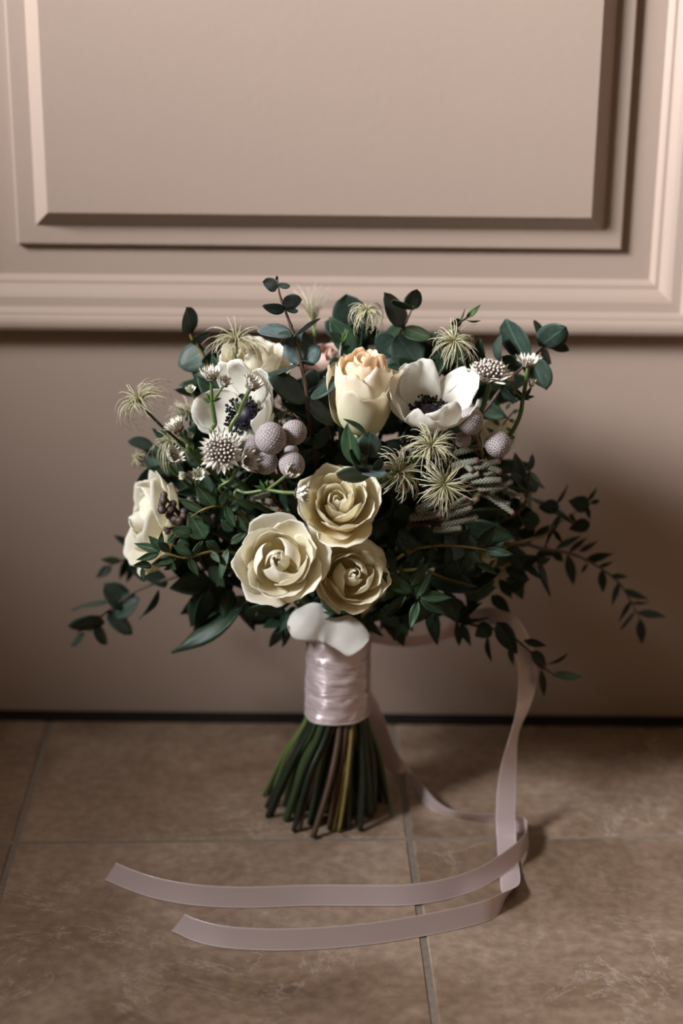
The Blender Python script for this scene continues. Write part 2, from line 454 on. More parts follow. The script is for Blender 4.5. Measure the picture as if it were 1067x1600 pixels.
# ------------------------------------------------------------------ leaves
def leaf_geo(kind, fold=0.12, bend=0.12, seed=0, nu=9, nv=7):
    rnd = random.Random(seed); g = []; uu = []; vv = []
    for i in range(nu):
        t = i / (nu - 1); row = []; ru = []; rv = []
        if kind == 'round': wd = math.sin(math.pi * min(max(t, 0.0), 1.0) ** 0.85) ** 0.55
        elif kind == 'ovate': wd = math.sin(math.pi * t ** 0.72) ** 0.85
        elif kind == 'lance': wd = math.sin(math.pi * t ** 0.80) ** 1.05
        elif kind == 'bract': wd = (0.35 + 0.65 * math.sin(math.pi * (0.15 + 0.85 * t) ** 0.9)) * (1 - t ** 5)
        else: wd = math.sin(math.pi * t ** 0.9) ** 0.45
        wd = max(wd, 0.03)
        for j in range(nv):
            s = -1 + 2 * j / (nv - 1)
            x = 0.5 * wd * s
            z = fold * abs(s) ** 1.3 * wd * 0.5 - bend * (t - 0.1) ** 2 + 0.025 * math.sin(5 * t + 2.3 * s + seed)
            row.append((x, t, z)); ru.append(abs(s)); rv.append(t)
        g.append(row); uu.append(ru); vv.append(rv)
    return g, uu, vv


LEAF = {}
ASPECT = {'round': 0.92, 'ovate': 0.55, 'lance': 0.32, 'bract': 0.34}


def leaf_mesh(kind, mname, k):
    key = (kind, mname, k)
    if key not in LEAF:
        prm = [(0.10, 0.08), (0.17, 0.15), (-0.10, 0.05), (0.14, -0.10)][k % 4]
        g, uu, vv = leaf_geo(kind, prm[0], prm[1], k * 1.7)
        v, f, a = grid_solid(g, 0.014, uu, vv)
        LEAF[key] = mesh('leaf', v, f, M[mname], a)
    return LEAF[key]


def put_leaf(parent, kind, mname, B, T, width, tilt=0.0, org=None, name='leaf', k=None):
    """leaf from B to T, real width, rolled by tilt about its midrib away from the viewer"""
    y = (T - B); L = y.length; y.normalize()
    V = (CAM - B).normalized(); n = (V - y * V.dot(y)).normalized()
    n = Quaternion(y, tilt) @ n
    x = y.cross(n).normalized()
    if k is None: k = random.randrange(4)
    b = B - (org or Vector((0, 0, 0)))
    mw = Matrix(((x.x * width, y.x * L, n.x * L * 0.8, b.x), (x.y * width, y.y * L, n.y * L * 0.8, b.y), (x.z * width, y.z * L, n.z * L * 0.8, b.z), (0, 0, 0, 1)))
    return link(name, leaf_mesh(kind, mname, k), parent, mw=mw)


def px_leaf(parent, spec, Y, kind, mname):
    bx, by, tx, ty, wp = spec[:5]
    opt = spec[5] if len(spec) > 5 else None
    kk = kind; mm = mname; dy = random.uniform(-0.010, 0.006); yb = Y
    if isinstance(opt, str):
        for tok in opt.split():
            if tok in ASPECT: kk = tok
            elif tok in M: mm = tok
            elif tok.startswith('d'): dy = float(tok[1:])
    B = P(bx, by, yb); T = P(tx, ty, yb + dy)
    Lp = math.hypot(tx - bx, ty - by); real = max(ASPECT[kk] * Lp, wp)
    tilt = math.acos(min(1, max(0.12, wp / real))) * random.choice((-1, 1))
    # prefer the roll that keeps the upper face to the window
    return put_leaf(parent, kk, mm, B, T, real / SCL(B), tilt)


# ------------------------------------------------------------------ stems (built last, all together through the ribbon)
STEMS = []     # (root, path from the head inward (world points), radius, material, node)


def stem(root, path, r, m, tip=None, nodes=False):
    STEMS.append((root, [Vector(p) for p in path], r, m, tip if tip else r, nodes))


def sprig(name, label, cat, group, path, leaves, kind, mname, Y, sr=0.0016, sm='st_wood', tip=0.0005):
    root = thing(name, label, cat, group)
    for s in leaves: px_leaf(root, s, Y if not callable(Y) else Y(s), kind, mname)
    stem(root, [P(*p) for p in path], sr, sm, tip, sm in ('st_wood', 'st_olive'))
    return root


# ------------------------------------------------------------------ roses
def bez(p, t):
    a, b, c, d = p; s = 1 - t
    return tuple(a[i] * s ** 3 + 3 * b[i] * s * s * t + 3 * c[i] * s * t * t + d[i] * t ** 3 for i in (0, 1))


def petal_geo(prof, hs, tuck, seed, ruffle=0.02, top=0.22, nu=11, nv=17, thick=0.02, point=0.0, basew=0.45):
    rnd = random.Random(seed); ph = rnd.uniform(0, 6.28); ph2 = rnd.uniform(0, 6.28); g = []; uu = []; vv = []
    for i in range(nu):
        v = i / (nu - 1); row = []; ru = []; rv = []
        for j in range(nv):
            u = -1 + 2 * j / (nv - 1)
            t = v * (1 - top * 1.5 * abs(u) ** 3.0 - 0.03 * math.sin(4 * u + ph) * v)
            r, z = bez(prof, t)
            a = u * hs * (basew + (1 - basew) * math.sin(min(1, v * 1.2) * math.pi / 2))
            a *= 1 - 0.22 * v ** 5
            rr = r + tuck * u + ruffle * v ** 3 * (math.sin(3.1 * u * 2 + ph) + 0.5 * math.sin(7.3 * u + ph2)) + ruffle * 0.45 * v ** 8 * math.sin(17 * u + ph2)
            rr += point * v ** 6 * max(0, 1 - abs(u) * 2.2)
            zz = z + ruffle * 1.1 * v ** 3 * math.sin(4.7 * u + ph2) + ruffle * 0.4 * v ** 6 * math.sin(13 * u + ph)
            rr = max(rr, 0.01)
            row.append((rr * math.cos(a), rr * math.sin(a), zz)); ru.append(abs(u)); rv.append(v)
        g.append(row); uu.append(ru); vv.append(rv)
    return grid_solid(g, thick, uu, vv)


def rose_petals(seed, style, n_out=6):
    """profile list for an opened rose of unit radius: (profile, half span, tuck, ruffle, top, point)"""
    rnd = random.Random(seed); L = []
    if style == 'cup':
        for k in range(4):
            rt = 0.03 + 0.033 * k
            L.append((((0.03, 0.1), (0.24 + 0.03 * k, 0.2), (rt + 0.16, 0.70), (rt, 0.92 - 0.015 * k)), 1.7 - 0.1 * k, 0.03, 0.005, 0.10, 0))
        for k in range(3):
            L.append((((0.04, 0.05), (0.50 + 0.05 * k, 0.08), (0.56 + 0.05 * k, 0.66), (0.18 + 0.08 * k, 0.86 - 0.03 * k)), 1.30 - 0.08 * k, 0.05, 0.010, 0.22, 0.0))
        for k in range(2):
            L.append((((0.05, 0.02), (0.60, 0.05), (0.64 + 0.04 * k, 0.50), (0.52 + 0.10 * k, 0.84)), 1.15, 0.06, 0.016, 0.24, 0.01))
        for k in range(4):
            q = k / 3
            L.append((((0.05, 0.02), (0.64 + 0.06 * q, 0.05), (0.66 + 0.08 * q, 0.50), (0.72 + 0.10 * q, 0.84 - 0.08 * q)), 1.10, 0.07, 0.022, 0.24, 0.03))
    else:
        for k in range(4):
            rt = 0.05 + 0.045 * k
            L.append((((0.03, 0.1), (0.17 + 0.03 * k, 0.25), (rt + 0.10, 0.70), (rt, 0.86 - 0.012 * k)), 1.7 - 0.12 * k, 0.035, 0.006, 0.10, 0))
        for k in range(8):
            q = k / 7; rt = 0.22 + 0.27 * q
            L.append((((0.04, 0.05), (0.34 + 0.20 * q, 0.12), (rt + 0.08, 0.62), (rt + 0.02 + 0.03 * q, 0.94 - 0.05 * q + 0.03 * math.sin(2.4 * k))), 1.2 - 0.15 * q, 0.055, 0.010, 0.20, 0.01))
        for k in range(6):
            q = k / 5; rt = 0.56 + 0.14 * q
            L.append((((0.05, 0.02), (0.56 + 0.14 * q, 0.05), (rt + 0.03, 0.50), (rt + 0.06 + 0.09 * q, 0.86 - 0.10 * q)), 1.0 - 0.06 * q, 0.06, 0.020, 0.24, 0.04))
    for k in range(n_out):
        q = k / max(1, n_out - 1)
        L.append((((0.06, 0.0), (0.66 + 0.1 * q, -0.02), (0.80 + 0.06 * q, 0.42 - 0.05 * q), (0.90 + 0.15 * q, (0.74 - 0.30 * q))), 1.10, 0.05, 0.030, 0.26, 0.035))
    return L


def axis_matrix(loc, axis, spin, scale):
    z = Vector(axis).normalized(); q = Vector((0, 0, 1)).rotation_difference(z)
    return Matrix.Translation(loc) @ q.to_matrix().to_4x4() @ Matrix.Rotation(spin, 4, 'Z') @ Matrix.Diagonal((scale[0], scale[0], scale[1], 1))


def rose(label, px, py, Y, axis, rad, height, seed, mname='rose', profs=None, mats=None, group='cream roses in the bouquet', stem_r=0.0034, stem_m='st_green', shift=0.45, style='cup'):
    root = thing('rose', label, 'rose', group)
    c = P(px, py, Y); ax = Vector(axis).normalized()
    base = c - ax * (height * shift)
    profs = profs or rose_petals(seed, style)
    ang = seed * 1.3
    rj = random.Random(seed * 7 + 1)
    for k, pr in enumerate(profs):
        ja, jb = 1 + rj.uniform(-0.05, 0.05), 1 + rj.uniform(-0.05, 0.04)
        pr = (tuple((x * ja, z * jb) for x, z in pr[0]),) + pr[1:]
        v, f, a = petal_geo(pr[0], pr[1], pr[2], seed * 100 + k, pr[3], pr[4], point=pr[5], thick=0.009)
        mn = mats(k) if mats else mname
        me = mesh('petal', v, f, M[mn], a)
        link('petal', me, root, mw=axis_matrix(base, ax, ang, (rad, height)))
        ang += 2.3999 + random.uniform(-0.12, 0.12)
    # calyx
    pts = [base - ax * 0.011, base - ax * 0.007, base - ax * 0.003, base - ax * 0.0003]
    v, f, a = tube(pts, [0.0035, 0.0062, 0.0072, 0.0055], 10)
    link('calyx', mesh('calyx', [q - base for q in v], f, M['st_fresh']), root, base)
    stem(root, [base - ax * 0.004, base - ax * 0.03], stem_r, stem_m)
    return root, base, ax


g_rose = 'cream roses in the bouquet'
rose('large open cream rose lowest at the left of the front three', 436, 878, -0.252, (-0.12, -0.86, 0.46), 0.0325, 0.034, 1, 'ivory')
rose('open cream rose, topmost of the front three, with spiral petals', 529, 788, -0.248, (-0.06, -0.74, 0.66), 0.0300, 0.036, 2, style='full')
rt3, b3, a3 = rose('smaller cream rose at lower right of the front three, above the fallen petal', 549, 900, -0.238, (0.22, -0.86, 0.44), 0.0265, 0.033, 3)
bud = []
for k in range(4):
    bud.append((((0.03, 0.1), (0.30, 0.3), (0.30 + 0.03 * k, 0.8), (0.14 + 0.09 * k, 0.985 - 0.01 * k)), 1.6, 0.05, 0.005, 0.05, 0))
for k in range(4):
    bud.append((((0.05, 0.03), (0.95, 0.05), (0.84 + 0.03 * k, 0.72), (0.46 + 0.09 * k, 0.97 - 0.025 * k)), 1.25, 0.05, 0.014, 0.06, 0.02))
for k in range(3):
    bud.append((((0.08, 0.0), (1.02, -0.02), (0.98, 0.66), (0.76 + 0.06 * k, 0.885 - 0.03 * k)), 1.20, 0.06, 0.035, 0.09, 0.08))
for k in range(3):
    bud.append((((0.08, 0.0), (1.22, -0.02), (0.92, 0.60), (1.04 + 0.08 * k, 0.80 - 0.05 * k)), 1.05, 0.05, 0.045, 0.15, 0.20))
rose('half-open peach rose bud standing upright between the two anemones', 566, 612, -0.212, (0.03, -0.22, 1.0), 0.0218, 0.061, 4, profs=bud,
     mats=lambda k: 'peach' if k < 8 else 'peachout', group='roses in the bouquet', shift=0.5)
rose('cream rose seen from the side, facing left at the left edge of the bouquet', 250, 818, -0.165, (-0.93, -0.28, 0.22), 0.0400, 0.036, 5, 'ivory', shift=0.3)
rose('cream rose behind the left anemone, only its upper petals showing', 396, 574, -0.150, (0.05, -0.35, 1.0), 0.0275, 0.040, 6, 'ivory')
rose('shaded cream rose half hidden by leaves at lower right of the bouquet', 752, 868, -0.120, (0.55, -0.65, 0.25), 0.0300, 0.032, 7)
rose('blush rose behind the tall eucalyptus sprig, half hidden', 516, 572, -0.115, (0.0, -0.30, 1.0), 0.0215, 0.034, 8, 'blush', group='roses in the bouquet')
rose('pale rose deep behind the domed astrantia on the right', 765, 672, -0.100, (0.6, -0.25, 0.7), 0.0230, 0.034, 9, 'rose')


# ------------------------------------------------------------------ anemones
def anemone(label, px, py, Y, axis, rad, spin, seed, cup=0.62):
    root = thing('anemone', label, 'anemone', 'white anemones with black centres')
    c = P(px, py, Y); ax = Vector(axis).normalized()
    for k in range(9):
        inner = k < 4
        rr = 0.92 if inner else 1.0
        zt = cup * (1.0 if inner else 0.86) + 0.06 * math.sin(k * 2.1 + seed)
        prof = ((0.05, 0.0), (0.50, -0.04), (0.86 * rr, 0.12), (rr * (0.95 + 0.05 * math.sin(3 * k + seed)), zt))
        v, f, a = petal_geo(prof, 0.80 if inner else 0.72, 0.04, seed * 50 + k, 0.034, 0.24, thick=0.010, basew=0.55)
        ang = spin + (k * math.pi / 2 if inner else (k - 4) * 2 * math.pi / 5 + 0.5)
        link('petal', mesh('petal', v, f, M['white'], a), root, mw=axis_matrix(c, ax, ang, (rad, rad)))
    # dark centre dome and the ring of stamens
    v = []; f = []; nr, ns = 6, 16
    for i in range(nr):
        t = i / (nr - 1) * math.pi / 2
        for k in range(ns):
            b = 1 + 0.05 * math.sin(7 * k + 3 * i)
            v.append((0.25 * math.cos(t) * math.cos(2 * math.pi * k / ns) * b, 0.25 * math.cos(t) * math.sin(2 * math.pi * k / ns) * b, 0.04 + 0.20 * math.sin(t) * b))
    for i in range(nr - 1):
        for k in range(ns):
            a_, b_ = i * ns + k, i * ns + (k + 1) % ns; f.append((a_, b_, b_ + ns, a_ + ns))
    link('flower_centre', mesh('flower_centre', v, f, M['anemone']), root, mw=axis_matrix(c, ax, 0, (rad, rad)))
    rnd = random.Random(seed); ps = []
    for k in range(130):
        an = rnd.uniform(0, 6.28); q = rnd.uniform(0.20, 0.39); h = 0.21 + rnd.uniform(-0.06, 0.05)
        p0 = Vector((0.12 * math.cos(an), 0.12 * math.sin(an), 0.02)); p1 = Vector((q * math.cos(an), q * math.sin(an), h))
        ps.append(tube([p0, p0.lerp(p1, 0.6) + Vector((0, 0, 0.02)), p1], [0.008, 0.008, 0.008], 4))
        ps.append(tube([p1 - Vector((0, 0, 0.015)), p1, p1 + Vector((0, 0, 0.03))], [0.014, 0.036, 0.018], 5))
    v, f, a = join(ps)
    o = link('stamen_ring', mesh('stamen_ring', v, f, M['anemone']), root, mw=axis_matrix(c, ax, 0, (rad, rad))); o['kind'] = 'stuff'
    stem(root, [c - ax * 0.002, c - ax * 0.03], 0.0028, 'st_fresh')


anemone('open white anemone with black centre, right of the peach rose bud', 668, 650, -0.205, (0.10, -0.34, 0.93), 0.0350, 0.3, 1, 0.82)
anemone('white anemone facing left with black centre, behind the astrantia stems', 388, 650, -0.200, (-0.58, -0.70, 0.40), 0.0370, 0.9, 2, 0.66)


# ------------------------------------------------------------------ astrantia
def cushion(seed, n, flat):
    """unit dome of tiny stalked florets"""
    ps = []; rnd = random.Random(seed)
    for k in range(n):
        q = math.sqrt((k + 0.5) / n); an = k * 2.39996
        d = Vector((0.66 * q * math.cos(an), 0.66 * q * math.sin(an), flat * math.sqrt(max(0, 1 - (0.85 * q) ** 2)) + 0.10))
        d *= rnd.uniform(0.92, 1.06)
        b = Vector((d.x * 0.45, d.y * 0.45, 0.05))
        v, f, a = tube([b, d], [0.022, 0.022], 4); ps.append((v, f, [0.1 if i < 4 else 0.5 for i in range(len(v))]))
        r = rnd.uniform(0.052, 0.072); up = (d - b).normalized()
        v, f, a = tube([d - up * r * 0.9, d - up * r * 0.3, d + up * r * 0.5, d + up * r], [r * 0.5, r, r * 0.85, r * 0.25], 6)
        ps.append((v, f, [0.55 + 0.45 * (i // 6) / 3 for i in range(len(v))]))
    # solid core
    v = []; f = []; nr, ns = 5, 14
    for i in range(nr):
        t = i / (nr - 1) * math.pi / 2
        for k in range(ns):
            v.append(Vector((0.52 * math.cos(t) * math.cos(6.2832 * k / ns), 0.52 * math.cos(t) * math.sin(6.2832 * k / ns), 0.72 * flat * math.sin(t))))
    for i in range(nr - 1):
        for k in range(ns):
            a_, b_ = i * ns + k, i * ns + (k + 1) % ns; f.append((a_, b_, b_ + ns, a_ + ns))
    ps.append((v, f, [0.0] * len(v)))
    return join(ps)


CUSH = {}
def cush_mesh(kind):
    if kind not in CUSH:
        n, fl_, mm = {'dome': (58, 0.50, 'cushion'), 'cup': (34, 0.55, 'cushion'), 'bud': (26, 0.75, 'cushion_green')}[kind]
        v, f, a = cushion(len(CUSH) + 3, n, fl_)
        CUSH[kind] = mesh('flower_head', v, f, M[mm], {'v': a})
    return CUSH[kind]


def astrantia_head(root, px, py, Y, axis, rpx, kind='cup', nb=15, rise=55):
    c = P(px, py, Y); rad = rpx / SCL(c)
    mw = axis_matrix(c, axis, random.uniform(0, 6), (rad, rad))
    cs = 1.10 if kind == 'dome' else 0.72
    hd = link('flower_head', cush_mesh(kind), root, mw=mw @ Matrix.Diagonal((cs, cs, cs, 1)))
    hd['kind'] = 'stuff'
    nb += 4
    inv = Matrix.Diagonal((1 / cs, 1 / cs, 1 / cs, 1))
    for k in range(nb):
        an = 2 * math.pi * k / nb + random.uniform(-0.08, 0.08); el = R(rise + random.uniform(-7, 7))
        L = (1.0 if kind == 'dome' else 1.0) * random.uniform(0.92, 1.05)
        y = Vector((math.cos(an) * math.cos(el), math.sin(an) * math.cos(el), math.sin(el))); x = Vector((-math.sin(an), math.cos(an), 0)); z = x.cross(y)
        b = Vector((math.cos(an) * 0.10, math.sin(an) * 0.10, -0.06 + (0.02 if k % 2 else 0)))
        wd = 0.44 * 15 / nb * (1.15 if kind == 'dome' else 1)
        mm = Matrix(((x.x * wd, y.x * L, z.x, b.x), (x.y * wd, y.y * L, z.y, b.y), (x.z * wd, y.z * L, z.z, b.z), (0, 0, 0, 1)))
        link('bract', leaf_mesh('bract', 'bract', k % 4), hd, mw=inv @ mm)
    return c


def small_leaves(root, px, py, Y, n, ln, mname='bright'):
    for k in range(n):
        a = 2 * math.pi * k / n + random.uniform(-0.4, 0.4)
        B = P(px, py, Y); T = P(px + ln * math.cos(a), py + ln * 0.6 * math.sin(a) - ln * 0.35, Y + random.uniform(-0.005, 0.005))
        put_leaf(root, 'lance', mname, B, T, (T - B).length * 0.32, random.uniform(-0.8, 0.8))


def link_stem(root, pts, r, m='st_fresh', name='side_stem'):
    q = catmull(pts, 10); v, f, a = tube(q, r, 6); o = q[0]
    return link(name, mesh(name, [p - o for p in v], f, M[m]), root, o)


AG = 'astrantia flowers in the bouquet'
def astrantia(label): return thing('astrantia_flower', label, 'flower', AG)

t = astrantia('large round astrantia facing the viewer, dark pincushion ringed by pale bracts')
astrantia_head(t, 346, 706, -0.250, (0.0, -0.85, 0.5), 36, 'dome', 20, 12); stem(t, [P(346, 708, -0.245), P(355, 735, -0.22)], 0.0014, 'st_fresh')

t = astrantia('forked astrantia with two upright white heads in front of the left anemone')
c1 = astrantia_head(t, 330, 592, -0.228, (-0.05, -0.15, 1), 25, 'cup', 15, 52); c2 = astrantia_head(t, 350, 602, -0.228, (0.35, -0.2, 0.9), 17, 'cup', 13, 58)
nd = P(331, 628, -0.228); link_stem(t, [c1, c1.lerp(nd, 0.5), nd], 0.0012); link_stem(t, [c2, c2.lerp(nd, 0.5), nd], 0.0009)
small_leaves(t, 331, 628, -0.228, 7, 16); stem(t, [nd, P(336, 660, -0.228), P(340, 690, -0.225)], 0.0016, 'st_fresh', 0.0015)

t = astrantia('single white astrantia head tilted right on a stem crossing the left anemone')
c1 = astrantia_head(t, 391, 606, -0.235, (0.45, -0.2, 0.88), 25, 'cup', 15, 55)
px_leaf(t, (374, 648, 368, 624, 6), -0.236, 'lance', 'bright')
stem(t, [c1, P(375, 642, -0.235), P(366, 690, -0.23)], 0.0015, 'st_fresh', 0.0014)

t = astrantia('white astrantia head with a small round bud, upper left below the curved clematis')
c1 = astrantia_head(t, 280, 672, -0.215, (-0.55, -0.25, 0.8), 26, 'cup', 15, 56)
astrantia_head(t, 297, 685, -0.212, (0.1, -0.1, 1), 11, 'bud', 9, 66)
link_stem(t, [P(297, 690, -0.212), P(301, 705, -0.214)], 0.0007)
stem(t, [c1, P(292, 692, -0.214), P(305, 715, -0.21)], 0.0013, 'st_fresh'); small_leaves(t, 300, 706, -0.213, 4, 14)

t = astrantia('cream astrantia head facing right, left of the large round one')
c1 = astrantia_head(t, 268, 716, -0.210, (0.55, -0.45, 0.75), 24, 'cup', 15, 50); stem(t, [c1, P(275, 740, -0.2)], 0.0013, 'st_fresh')

t = astrantia('white astrantia turned right beside the silver balls, seen from its side')
c1 = astrantia_head(t, 380, 722, -0.250, (0.75, -0.5, 0.25), 28, 'cup', 15, 48)
stem(t, [c1, P(362, 748, -0.248), P(350, 772, -0.235)], 0.0010, 'st_fresh'); small_leaves(t, 356, 755, -0.246, 6, 14)

t = astrantia('two small white astrantia heads on a horizontal stem left of the topmost front rose')
c1 = astrantia_head(t, 449, 741, -0.262, (0.65, -0.35, 0.55), 22, 'cup', 14, 56)
c2 = astrantia_head(t, 462, 770, -0.268, (0.95, -0.25, -0.05), 24, 'cup', 14, 58)
nd = P(418, 765, -0.258); link_stem(t, [c1, P(432, 755, -0.26), nd], 0.0012); link_stem(t, [c2, P(440, 769, -0.262), nd], 0.0014)
small_leaves(t, 414, 764, -0.258, 6, 17); stem(t, [nd, P(385, 770, -0.254), P(370, 766, -0.25), P(376, 782, -0.240)], 0.0012, 'st_fresh')

t = astrantia('domed astrantia head on a green stem at upper right, above the silver balls')
c1 = astrantia_head(t, 764, 590, -0.185, (0.05, -0.2, 1), 37, 'dome', 20, 22)
stem(t, [c1, P(762, 612, -0.185), P(750, 648, -0.175), P(735, 690, -0.165)], 0.0019, 'st_fresh', 0.0018)

t = astrantia('tall astrantia at the right edge, one open head above two small buds')
c1 = astrantia_head(t, 825, 571, -0.175, (0.0, -0.12, 1), 25, 'cup', 16, 40)
c2 = astrantia_head(t, 830, 602, -0.173, (0.15, -0.1, 1), 12, 'bud', 11, 64); c3 = astrantia_head(t, 798, 596, -0.178, (-0.15, -0.2, 1), 12, 'bud', 10, 62)
nd = P(817, 622, -0.174); link_stem(t, [c2, P(827, 612, -0.174), nd], 0.0008); link_stem(t, [c3, P(806, 612, -0.176), nd], 0.0008)
small_leaves(t, 817, 622, -0.174, 6, 20, 'green')
stem(t, [c1, P(821, 600, -0.175), nd, P(812, 650, -0.172), P(797, 680, -0.165), P(775, 710, -0.155)], 0.0019, 'st_fresh', 0.0014)

t = astrantia('small round greenish astrantia bud below the large round astrantia')
c1 = astrantia_head(t, 310, 742, -0.232, (0.1, -0.85, 0.5), 15, 'bud', 12, 45); stem(t, [c1, P(318, 765, -0.22)], 0.0010, 'st_fresh')
t = astrantia('tiny pale astrantia bud facing left above the side-on cream rose')
c1 = astrantia_head(t, 290, 744, -0.222, (-0.7, -0.5, 0.3), 13, 'bud', 10, 62); stem(t, [c1, P(305, 755, -0.21)], 0.0009, 'st_fresh')
t = astrantia('small cream astrantia against a dark leaf, left of the forked astrantia')
c1 = astrantia_head(t, 299, 611, -0.195, (-0.15, -0.6, 0.8), 12, 'bud', 10, 48); stem(t, [c1, P(312, 632, -0.19)], 0.0009, 'st_fresh')


# ------------------------------------------------------------------ clematis seed heads
def clematis(label, px, py, Y, axis, rpx, spath, n=46,  spread=(10, 95), curl=0.9, seed=0, droop=0.0, sm='st_dark'):
    root = thing('clematis_seed_head', label, 'seed head', 'feathery clematis seed heads')
    c = P(px, py, Y); rad = rpx / SCL(c); rnd = random.Random(seed + 40); ps = []
    ax = Vector(axis).normalized(); q0 = Vector((0, 0, 1)).rotation_difference(ax)
    n = int(n * 1.8); tuft = [(rnd.uniform(-0.30, 0.30), rnd.uniform(0.65, 1.45), rnd.uniform(-0.9, 0.9)) for _ in range(14)]
    for k in range(n):
        an = k * 2.39996 + rnd.uniform(-0.2, 0.2); s = math.sqrt((k + 0.5) / n)
        el = R(spread[0] + (spread[1] - spread[0]) * s)
        out = Vector((math.cos(an), math.sin(an), 0)); d = out * math.sin(el) + Vector((0, 0, math.cos(el)))
        side = Vector((-math.sin(an), math.cos(an), 0)) * rnd.uniform(-0.3, 0.3)
        L = rnd.uniform(0.85, 1.40); bend = curl * rnd.uniform(0.7, 1.2)
        pts = []; p = Vector((0, 0, 0)); tf = tuft[(k * 5 // 8) % 14]; el += tf[0] * 0.6; kap = R(158) * bend * tf[1]; tz = tf[2] + rnd.uniform(-0.35, 0.35)
        for i in range(9):
            s_ = i / 8; th = el + kap * s_ ** 1.25
            o_ = out * math.cos(tz * s_) + Vector((-out.y, out.x, 0)) * math.sin(tz * s_)
            w_ = q0 @ p * rad; w_.z -= droop * rad * s_ ** 2; pts.append(w_)
            p = p + (o_ * math.sin(th) + Vector((0, 0, math.cos(th)))) * (L / 8 * 1.12)
        wdt = 0.00027 * rnd.uniform(0.8, 1.2)
        v, f, a = tube(pts, [wdt * 1.1, wdt * 1.25, wdt * 1.25, wdt * 1.2, wdt * 1.1, wdt, wdt * 0.85, wdt * 0.7, wdt * 0.35], 4)
        ps.append((v, f, a))
    v, f, a = join(ps)
    o = link('plume', mesh('plume', v, f, M['plume'], {'v': a}), root, c); o['kind'] = 'stuff'
    # small knot of seeds in the middle
    ps = [tube([q0 @ Vector((0, 0, z)) * rad for z in (-0.12, -0.05, 0.06, 0.14)], [0.0008, 0.0016, 0.0019, 0.0008], 8)]
    v, f, a = join(ps); link('seed_knot', mesh('seed_knot', v, f, M['st_fresh']), root, c)
    stem(root, [c - ax * (rad * 0.06)] + [P(*s_) for s_ in spath], 0.0012, sm, 0.0010)
    return root


clematis('feathery clematis seed head at far left, alone on a long curved stem', 221, 628, -0.190, (-0.55, -0.20, 0.80), 46, [(232, 645, -0.19), (255, 668, -0.19), (285, 695, -0.18)], 44, (0, 70), 1.0, 1)
clematis('feathery clematis seed head standing above the cream rose at upper left', 369, 535, -0.165, (0.05, -0.15, 1), 40, [(371, 550, -0.165), (374, 575, -0.16)], 40, (5, 80), 0.8, 2, sm='st_fresh')
clematis('upright clematis brush behind the tall eucalyptus sprig', 492, 520, -0.090, (-0.15, 0.1, 1), 56, [(494, 540, -0.09), (498, 580, -0.10)], 24, (1, 9), 0.28, 3)
clematis('drooping clematis seed head above the peach rose bud', 573, 487, -0.150, (0.1, -0.25, 0.9), 34, [(570, 510, -0.145), (563, 545, -0.14)], 36, (10, 80), 1.35, 4, 0.35)
clematis('loose clematis seed head at upper right, above the right anemone', 710, 535, -0.165, (0.05, -0.65, 0.7), 37, [(712, 555, -0.155), (705, 590, -0.15)], 46, (5, 85), 0.95, 5, 0.2)
clematis('clematis seed head directly under the right anemone, sweeping up left', 674, 700, -0.246, (0.05, -0.60, 0.75), 42, [(664, 712, -0.243), (645, 714, -0.24), (625, 725, -0.232)], 50, (0, 65), 1.05, 6, sm='st_fresh')
clematis('clematis seed head beside the small eucalyptus whorl, opening to the right', 618, 742, -0.240, (0.55, -0.45, 0.6), 44, [(608, 746, -0.238), (585, 752, -0.23)], 44, (0, 60), 0.95, 7, sm='st_fresh')
clematis('star-like clematis seed head lowest of three, above the grey brunia sticks', 694, 757, -0.252, (0.05, -0.92, 0.35), 40, [(695, 765, -0.24), (690, 785, -0.225)], 50, (15, 88), 0.75, 8)
clematis('clematis seed head hanging left behind the left astrantias', 268, 690, -0.160, (-0.4, -0.35, 0.7), 34, [(280, 705, -0.16), (300, 725, -0.155)], 40, (5, 90), 1.0, 9, 0.5)
clematis('pale clematis tuft behind the white astrantia with a bud', 296, 650, -0.130, (-0.05, -0.2, 1), 32, [(300, 672, -0.13), (315, 700, -0.13)], 36, (3, 50), 0.6, 10)
clematis('small round greenish clematis tuft at left beside dark leaves', 216, 716, -0.120, (-0.5, -0.4, 0.5), 18, [(232, 724, -0.12), (262, 745, -0.12)], 36, (5, 100), 1.1, 11)
clematis('thin wiry clematis head in shade under the large grey eucalyptus leaves', 452, 642, -0.175, (-0.1, -0.6, 0.6), 30, [(458, 655, -0.17), (470, 690, -0.165)], 16, (10, 90), 1.0, 12)


# ------------------------------------------------------------------ brunia: silver balls, grey sticks and brown buds
def ball_geo(n=300):
    bm_v = []; ico = bpy.data.meshes.new('tmp'); import bmesh
    bm = bmesh.new(); bmesh.ops.create_icosphere(bm, subdivisions=5, radius=1.0)
    V = np.array([v.co[:] for v in bm.verts]); F = [tuple(v.index for v in f.verts) for f in bm.faces]; bm.free()
    bpy.data.meshes.remove(ico)
    k = np.arange(n) + 0.5; ph = np.arccos(1 - 2 * k / n); th = math.pi * (1 + 5 ** 0.5) * k
    S = np.stack([np.cos(th) * np.sin(ph), np.sin(th) * np.sin(ph), np.cos(ph)], 1)
    D = V @ S.T; D.sort(axis=1); d1_ = np.arccos(np.clip(D[:, -1], -1, 1)); d2_ = np.arccos(np.clip(D[:, -2], -1, 1))
    e = np.clip((d2_ - d1_) / 0.11, 0, 1)                 # 0 at cell borders
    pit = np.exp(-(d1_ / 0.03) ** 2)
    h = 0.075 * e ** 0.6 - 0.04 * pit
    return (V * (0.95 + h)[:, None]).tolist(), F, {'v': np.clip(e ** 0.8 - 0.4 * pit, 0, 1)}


BALL = mesh('silver_ball', *ball_geo()[:2], M['ball'], ball_geo()[2])


